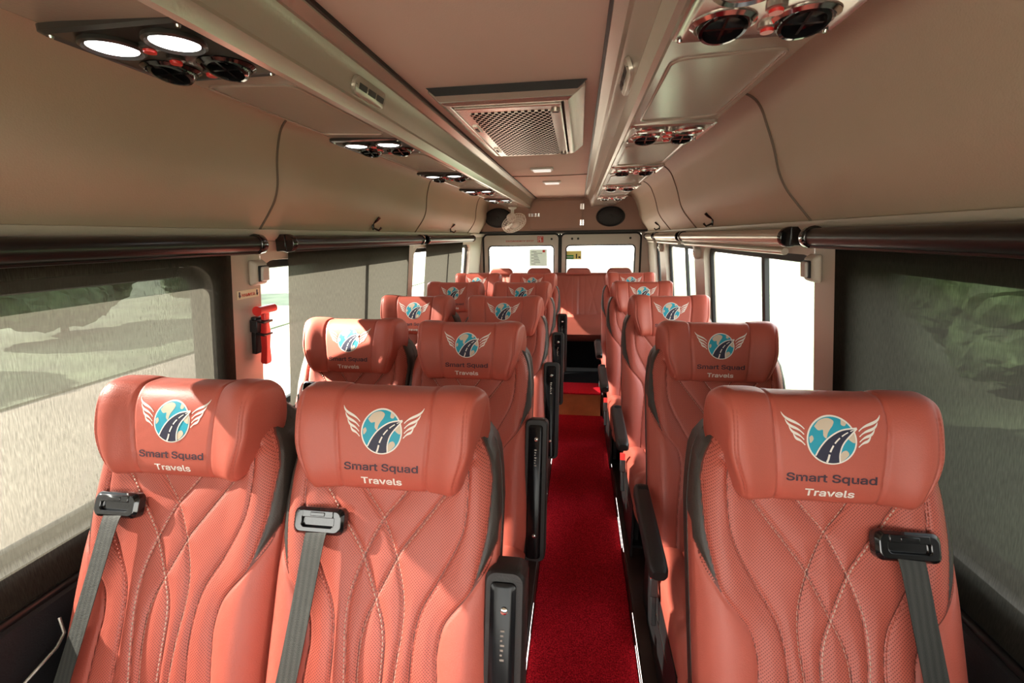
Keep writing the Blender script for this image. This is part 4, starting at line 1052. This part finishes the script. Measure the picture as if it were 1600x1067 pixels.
SH = {}
SH['back'] = backrest_mesh()
mb = headrest_mesh(); ho = mb.build('headrest', ['leather', 'stitch_red'], smooth=60); SH['head'] = ho.data; bpy.data.objects.remove(ho)
SH['emblem'] = emblem_mesh()
SH['w1'] = word_mesh('lettering', 'Smart Squad', 0.160, 0.0205, GC - 0.078, "print_grey", 0.018)
SH['w2'] = word_mesh('lettering', 'Travels', 0.088, 0.0205, GC - 0.108, "print_white", 0.018)
mb = MB(); rings = []                                   # back shell
for i in range(30):
    z = 0.33 + (1.055 - 0.33) * i / 29; w = hwz(z) + 0.0015; y0 = surf(hwz(z), z) + 0.052; th = 0.075 if z < 1.0 else 0.075 * (1 - ((z - 1.0) / 0.06) * 0.5)
    rings.append([(-w, y0, z), (-w * 0.99, y0 + th * 0.6, z), (-w * 0.9, y0 + th, z), (-w * 0.5, y0 + th * 1.12, z), (w * 0.5, y0 + th * 1.12, z), (w * 0.9, y0 + th, z), (w * 0.99, y0 + th * 0.6, z), (w, y0, z)])
mb.loft(rings); so = mb.build('back_shell', 'leather_dark', smooth=50); SH['shell'] = so.data; bpy.data.objects.remove(so)
mb = MB(); rings = []                                   # cushion: crowned pad with bolsters and centre flutes
NC = 90
for j in range(46):
    s_ = j / 45; y = -0.215 - 0.49 * s_
    topz = 0.395 + 0.075 * sstep(0, 0.75, s_) - 0.055 * sstep(0.86, 1.0, s_) ** 1.3
    ring = []
    for i in range(NC + 1):
        e = -1 + 2 * i / NC; w = 0.236 - 0.012 * sstep(0.85, 1, s_)
        zz = topz + 0.018 * sstep(0.52, 0.8, abs(e)) - 0.05 * abs(e) ** 10
        d = min(abs(abs(e) - 0.58), abs(abs(e) - 0.22 - 0.1 * s_)); zz -= 0.006 * math.exp(-(d / 0.02) ** 2)
        d = abs(s_ - 0.80); zz -= 0.006 * math.exp(-(d / 0.02) ** 2)
        ring.append((w * e, y, zz))
    ring += [(0.232, y, 0.33), (0.215, y, 0.29), (-0.215, y, 0.29), (-0.232, y, 0.33)]
    rings.append(ring)
mb.loft(rings); so = mb.build('seat_cushion', 'leather', smooth=50); SH['cushion'] = so.data; bpy.data.objects.remove(so)
mb = MB()
mb.box((-0.225, -0.60, 0.255), (0.225, -0.16, 0.292))
for x in (-0.21, 0.19):
    mb.box((x, -0.56, 0.10), (x + 0.02, -0.20, 0.26)); mb.box((x - 0.015, -0.60, 0.0955), (x + 0.035, -0.16, 0.108))
for s_ in (-1, 1): mb.box((min(s_ * 0.226, s_ * 0.236), -0.66, 0.0955), (max(s_ * 0.226, s_ * 0.236), -0.12, 0.34)); mb.box((min(s_ * 0.2365, s_ * 0.239), -0.56, 0.272), (max(s_ * 0.2365, s_ * 0.239), -0.22, 0.277), mi=1)
so = mb.build('base_frame', ['black', 'chrome'], smooth=0, bevel=0.003); SH['base'] = so.data; bpy.data.objects.remove(so)

SX = {'L': [-0.882, -0.887, -0.886, -0.877, -0.875], 'M': [-0.395, -0.402, -0.392, -0.392, -0.39], 'R': [0.485, 0.503, 0.478, 0.440, 0.440]}
YG = {'L': 0.83, 'M': 0.83, 'R': 0.89}
LAB = {'L': '%s red leather seat in the column along the left windows',
       'M': '%s red leather seat with raised armrest, in the column left of the aisle',
       'R': '%s red leather seat with lowered armrest, in the column right of the aisle'}
for kd in 'LMR':
    proto = make_seat(kd)
    for r_ in range(5):
        o = proto if r_ == 0 else copy_tree(proto)
        o.location = (SX[kd][r_], YG[kd] + 0.77 * r_ + (0.04 if kd == 'L' and r_ == 1 else 0.0), 0.0)
        o['label'] = LAB[kd] % ROWN[r_]
        o['group'] = {'L': 'seats by the left windows', 'M': 'seats on the left of the aisle', 'R': 'single seats on the right of the aisle'}[kd]

# rear bench
t = thing('rear_bench', 'wide red-brown leather rear bench with headrests below the rear windows', 'bench', (XC, 4.30, 0.20))
mb = MB(); rings = []
for i in range(33):
    x = -0.98 + 1.96 * i / 32; g = min(abs(x - c) for c in (-0.66, -0.22, 0.22, 0.66)); dz_ = 0.012 * math.exp(-(g / 0.012) ** 2)
    rings.append([(x, 0.03, 0.26), (x, -0.03, 0.30), (x, -0.035, 0.34 - dz_), (x, 0.0, 0.375 - dz_), (x, 0.10, 0.40 - dz_), (x, 0.35, 0.435 - dz_), (x, 0.52, 0.45), (x, 0.52, 0.30)])
mb.loft(rings); mb.build('seat_cushion', 'bench_leather', t, smooth=50)
mb = MB(); mb.box((-0.96, 0.03, 0.0), (0.96, 0.50, 0.28)); mb.build('base', 'dark_base', t)
mb = MB(); NX, NZ2 = 220, 60; vs = []; fs = []
for j in range(NZ2 + 1):
    zz = 0.42 + 0.44 * j / NZ2
    for i in range(NX + 1):
        x = -0.98 + 1.96 * i / NX; g = min(abs(x - c) for c in (-0.66, -0.22, 0.22, 0.66))
        lx = ((x + 0.22) % 0.44) - 0.22; v = (zz - 0.42) / 0.44
        q = min(abs(abs(lx) - 0.10 * (1 - v) - 0.02), abs(abs(lx) - 0.02 - 0.12 * v), abs(abs(lx) - 0.16))
        y = 0.46 + (zz - 0.42) * 0.42 + 0.010 * math.exp(-(g / 0.008) ** 2) + 0.004 * math.exp(-(q / 0.006) ** 2) + 0.03 * sstep(0.92, 1.0, v) ** 2
        vs.append((x, y, zz))
nfr = len(vs)
for (x, y, z) in list(vs): vs.append((x, y + 0.10 - 0.03 * sstep(0.80, 0.86, z), z))
for j in range(NZ2):
    for i in range(NX): a = j * (NX + 1) + i; fs.append((a, a + 1, a + NX + 2, a + NX + 1)); fs.append((a + nfr, a + nfr + NX + 1, a + nfr + NX + 2, a + nfr + 1))
for i in range(NX): a = NZ2 * (NX + 1) + i; fs.append((a, a + 1, a + 1 + nfr, a + nfr)); fs.append((i + 1, i, i + nfr, i + 1 + nfr))
for j in range(NZ2): a = j * (NX + 1); fs.append((a, a + NX + 1, a + NX + 1 + nfr, a + nfr)); a += NX; fs.append((a + NX + 1, a, a + nfr, a + NX + 1 + nfr))
mb.add(vs, fs); mb.build('backrest', 'bench_leather', t, smooth=40)
for x in (-0.62, -0.205, 0.215, 0.635):
    mb = MB(); mb.loft([[(x + a * w_, y, z) for a, w_, y, z in [(s1, w1_, 0.62 + dy, z) for s1, w1_, z in ((-1, 0.135, 0.845), (-1, 0.125, 0.880), (-1, 0.112, 0.905), (-1, 0.085, 0.915), (1, 0.085, 0.915), (1, 0.112, 0.905), (1, 0.125, 0.880), (1, 0.135, 0.845))]] for dy in (0.0, 0.075)])
    mb.build('headrest', 'bench_leather', t, bevel=0.018, seg=4, smooth=60)

# ---------------------------------------------------------------- front of the bus (behind the camera): windscreen wall
mb = MB()
o_ = rr(XC - 1.08, XC + 1.08, -0.06, 1.93, 0.05); i_ = rr(XC - 0.93, XC + 0.93, 0.75, 1.70, 0.12)
mb.loft([[(x, Y0, z) for x, z in o_], [(x, Y0, z) for x, z in i_], [(x, Y0 - 0.05, z) for x, z in i_]], cap=False)
struct(mb.build('wall_front', 'wall', smooth=30))
mb = MB(); mb.add([(x, Y0 - 0.03, z) for x, z in i_], [tuple(range(len(i_)))]); struct(mb.build('window_10', 'glass', smooth=0, fix=False))

# ---------------------------------------------------------------- outside
mb = MB(); mb.box((-60, -60, -1.06), (60, 60, -1.0)); struct(mb.build('ground', 'road', smooth=0))
mb = MB(); mb.box((-40, -40, -1.0), (-8.5, 45, -0.96)); g_ = mb.build('grass_verge', 'grass', smooth=0); g_['kind'] = 'stuff'; tag(g_, 'green grass verge beyond the road on the left', 'grass')
mb = MB(); mb.box((2.6, -40, -1.0), (40, 45, -0.96)); g_ = mb.build('grass_verge', 'grass', smooth=0); g_['kind'] = 'stuff'; tag(g_, 'green grass strip beyond the right windows', 'grass')
def shrub(x, y, h, w, lab):
    t = thing('shrub', lab, 'shrub', (x, y, -0.955), 'shrubs beyond the windows')
    mb = MB(); mb.tube([(0, 0, 0.0), (0.03, 0.02, h * 0.3), (0, 0, h * 0.5)], [0.09, 0.07, 0.03], 8); mb.build('stem', 'bark', t)
    bm = bmesh.new()
    for j in range(24):
        r = w * random.uniform(0.22, 0.34); a = random.uniform(0, 2 * PI); q = random.uniform(0, w * 0.62)
        c = Vector((math.cos(a) * q * 0.6, math.sin(a) * q, r * 1.05 + 0.12 + (h - 2.1 * r) * random.random() ** 1.8))
        bmesh.ops.create_icosphere(bm, subdivisions=4, radius=r, matrix=Matrix.Translation(c))
    for v in bm.verts:
        n = Vector((math.sin(v.co.x * 11 + v.co.z * 6), math.sin(v.co.y * 13 + v.co.x * 4 + 1.3), math.cos(v.co.z * 12 + v.co.y * 7))); v.co += n * 0.05
        n = Vector((math.sin(v.co.y * 31 + v.co.z * 17), math.sin(v.co.z * 33 + 1.3), math.cos(v.co.x * 29 + v.co.y * 23))); v.co += n * 0.03
    me = bpy.data.meshes.new('foliage'); bm.to_mesh(me); bm.free(); me.materials.append(M['leaf']); o = bpy.data.objects.new('foliage', me); C.objects.link(o); o.parent = t
for x, y, h, w, lab in ((-14, -1.5, 2.6, 2.6, 'dark green shrub at the near edge of the nearest left window'),
                        (-14.5, 4.5, 3.0, 2.9, 'green shrub behind the verge, middle of the nearest left window'),
                        (-14, 10.5, 2.7, 2.8, 'green shrub farther along the verge beyond the nearest left window'),
                        (-15, 17.0, 3.2, 3.0, 'distant green shrub beyond the left verge'),
                        (6.5, 2.6, 2.7, 2.5, 'green shrub seen through the near part of the right blind'),
                        (7.0, 7.6, 2.9, 2.6, 'green shrub seen through the far part of the right blind'),
                        (11.5, 14.5, 3.0, 3.0, 'distant green shrub beyond the right windows')):
    shrub(x, y, h, w, lab)
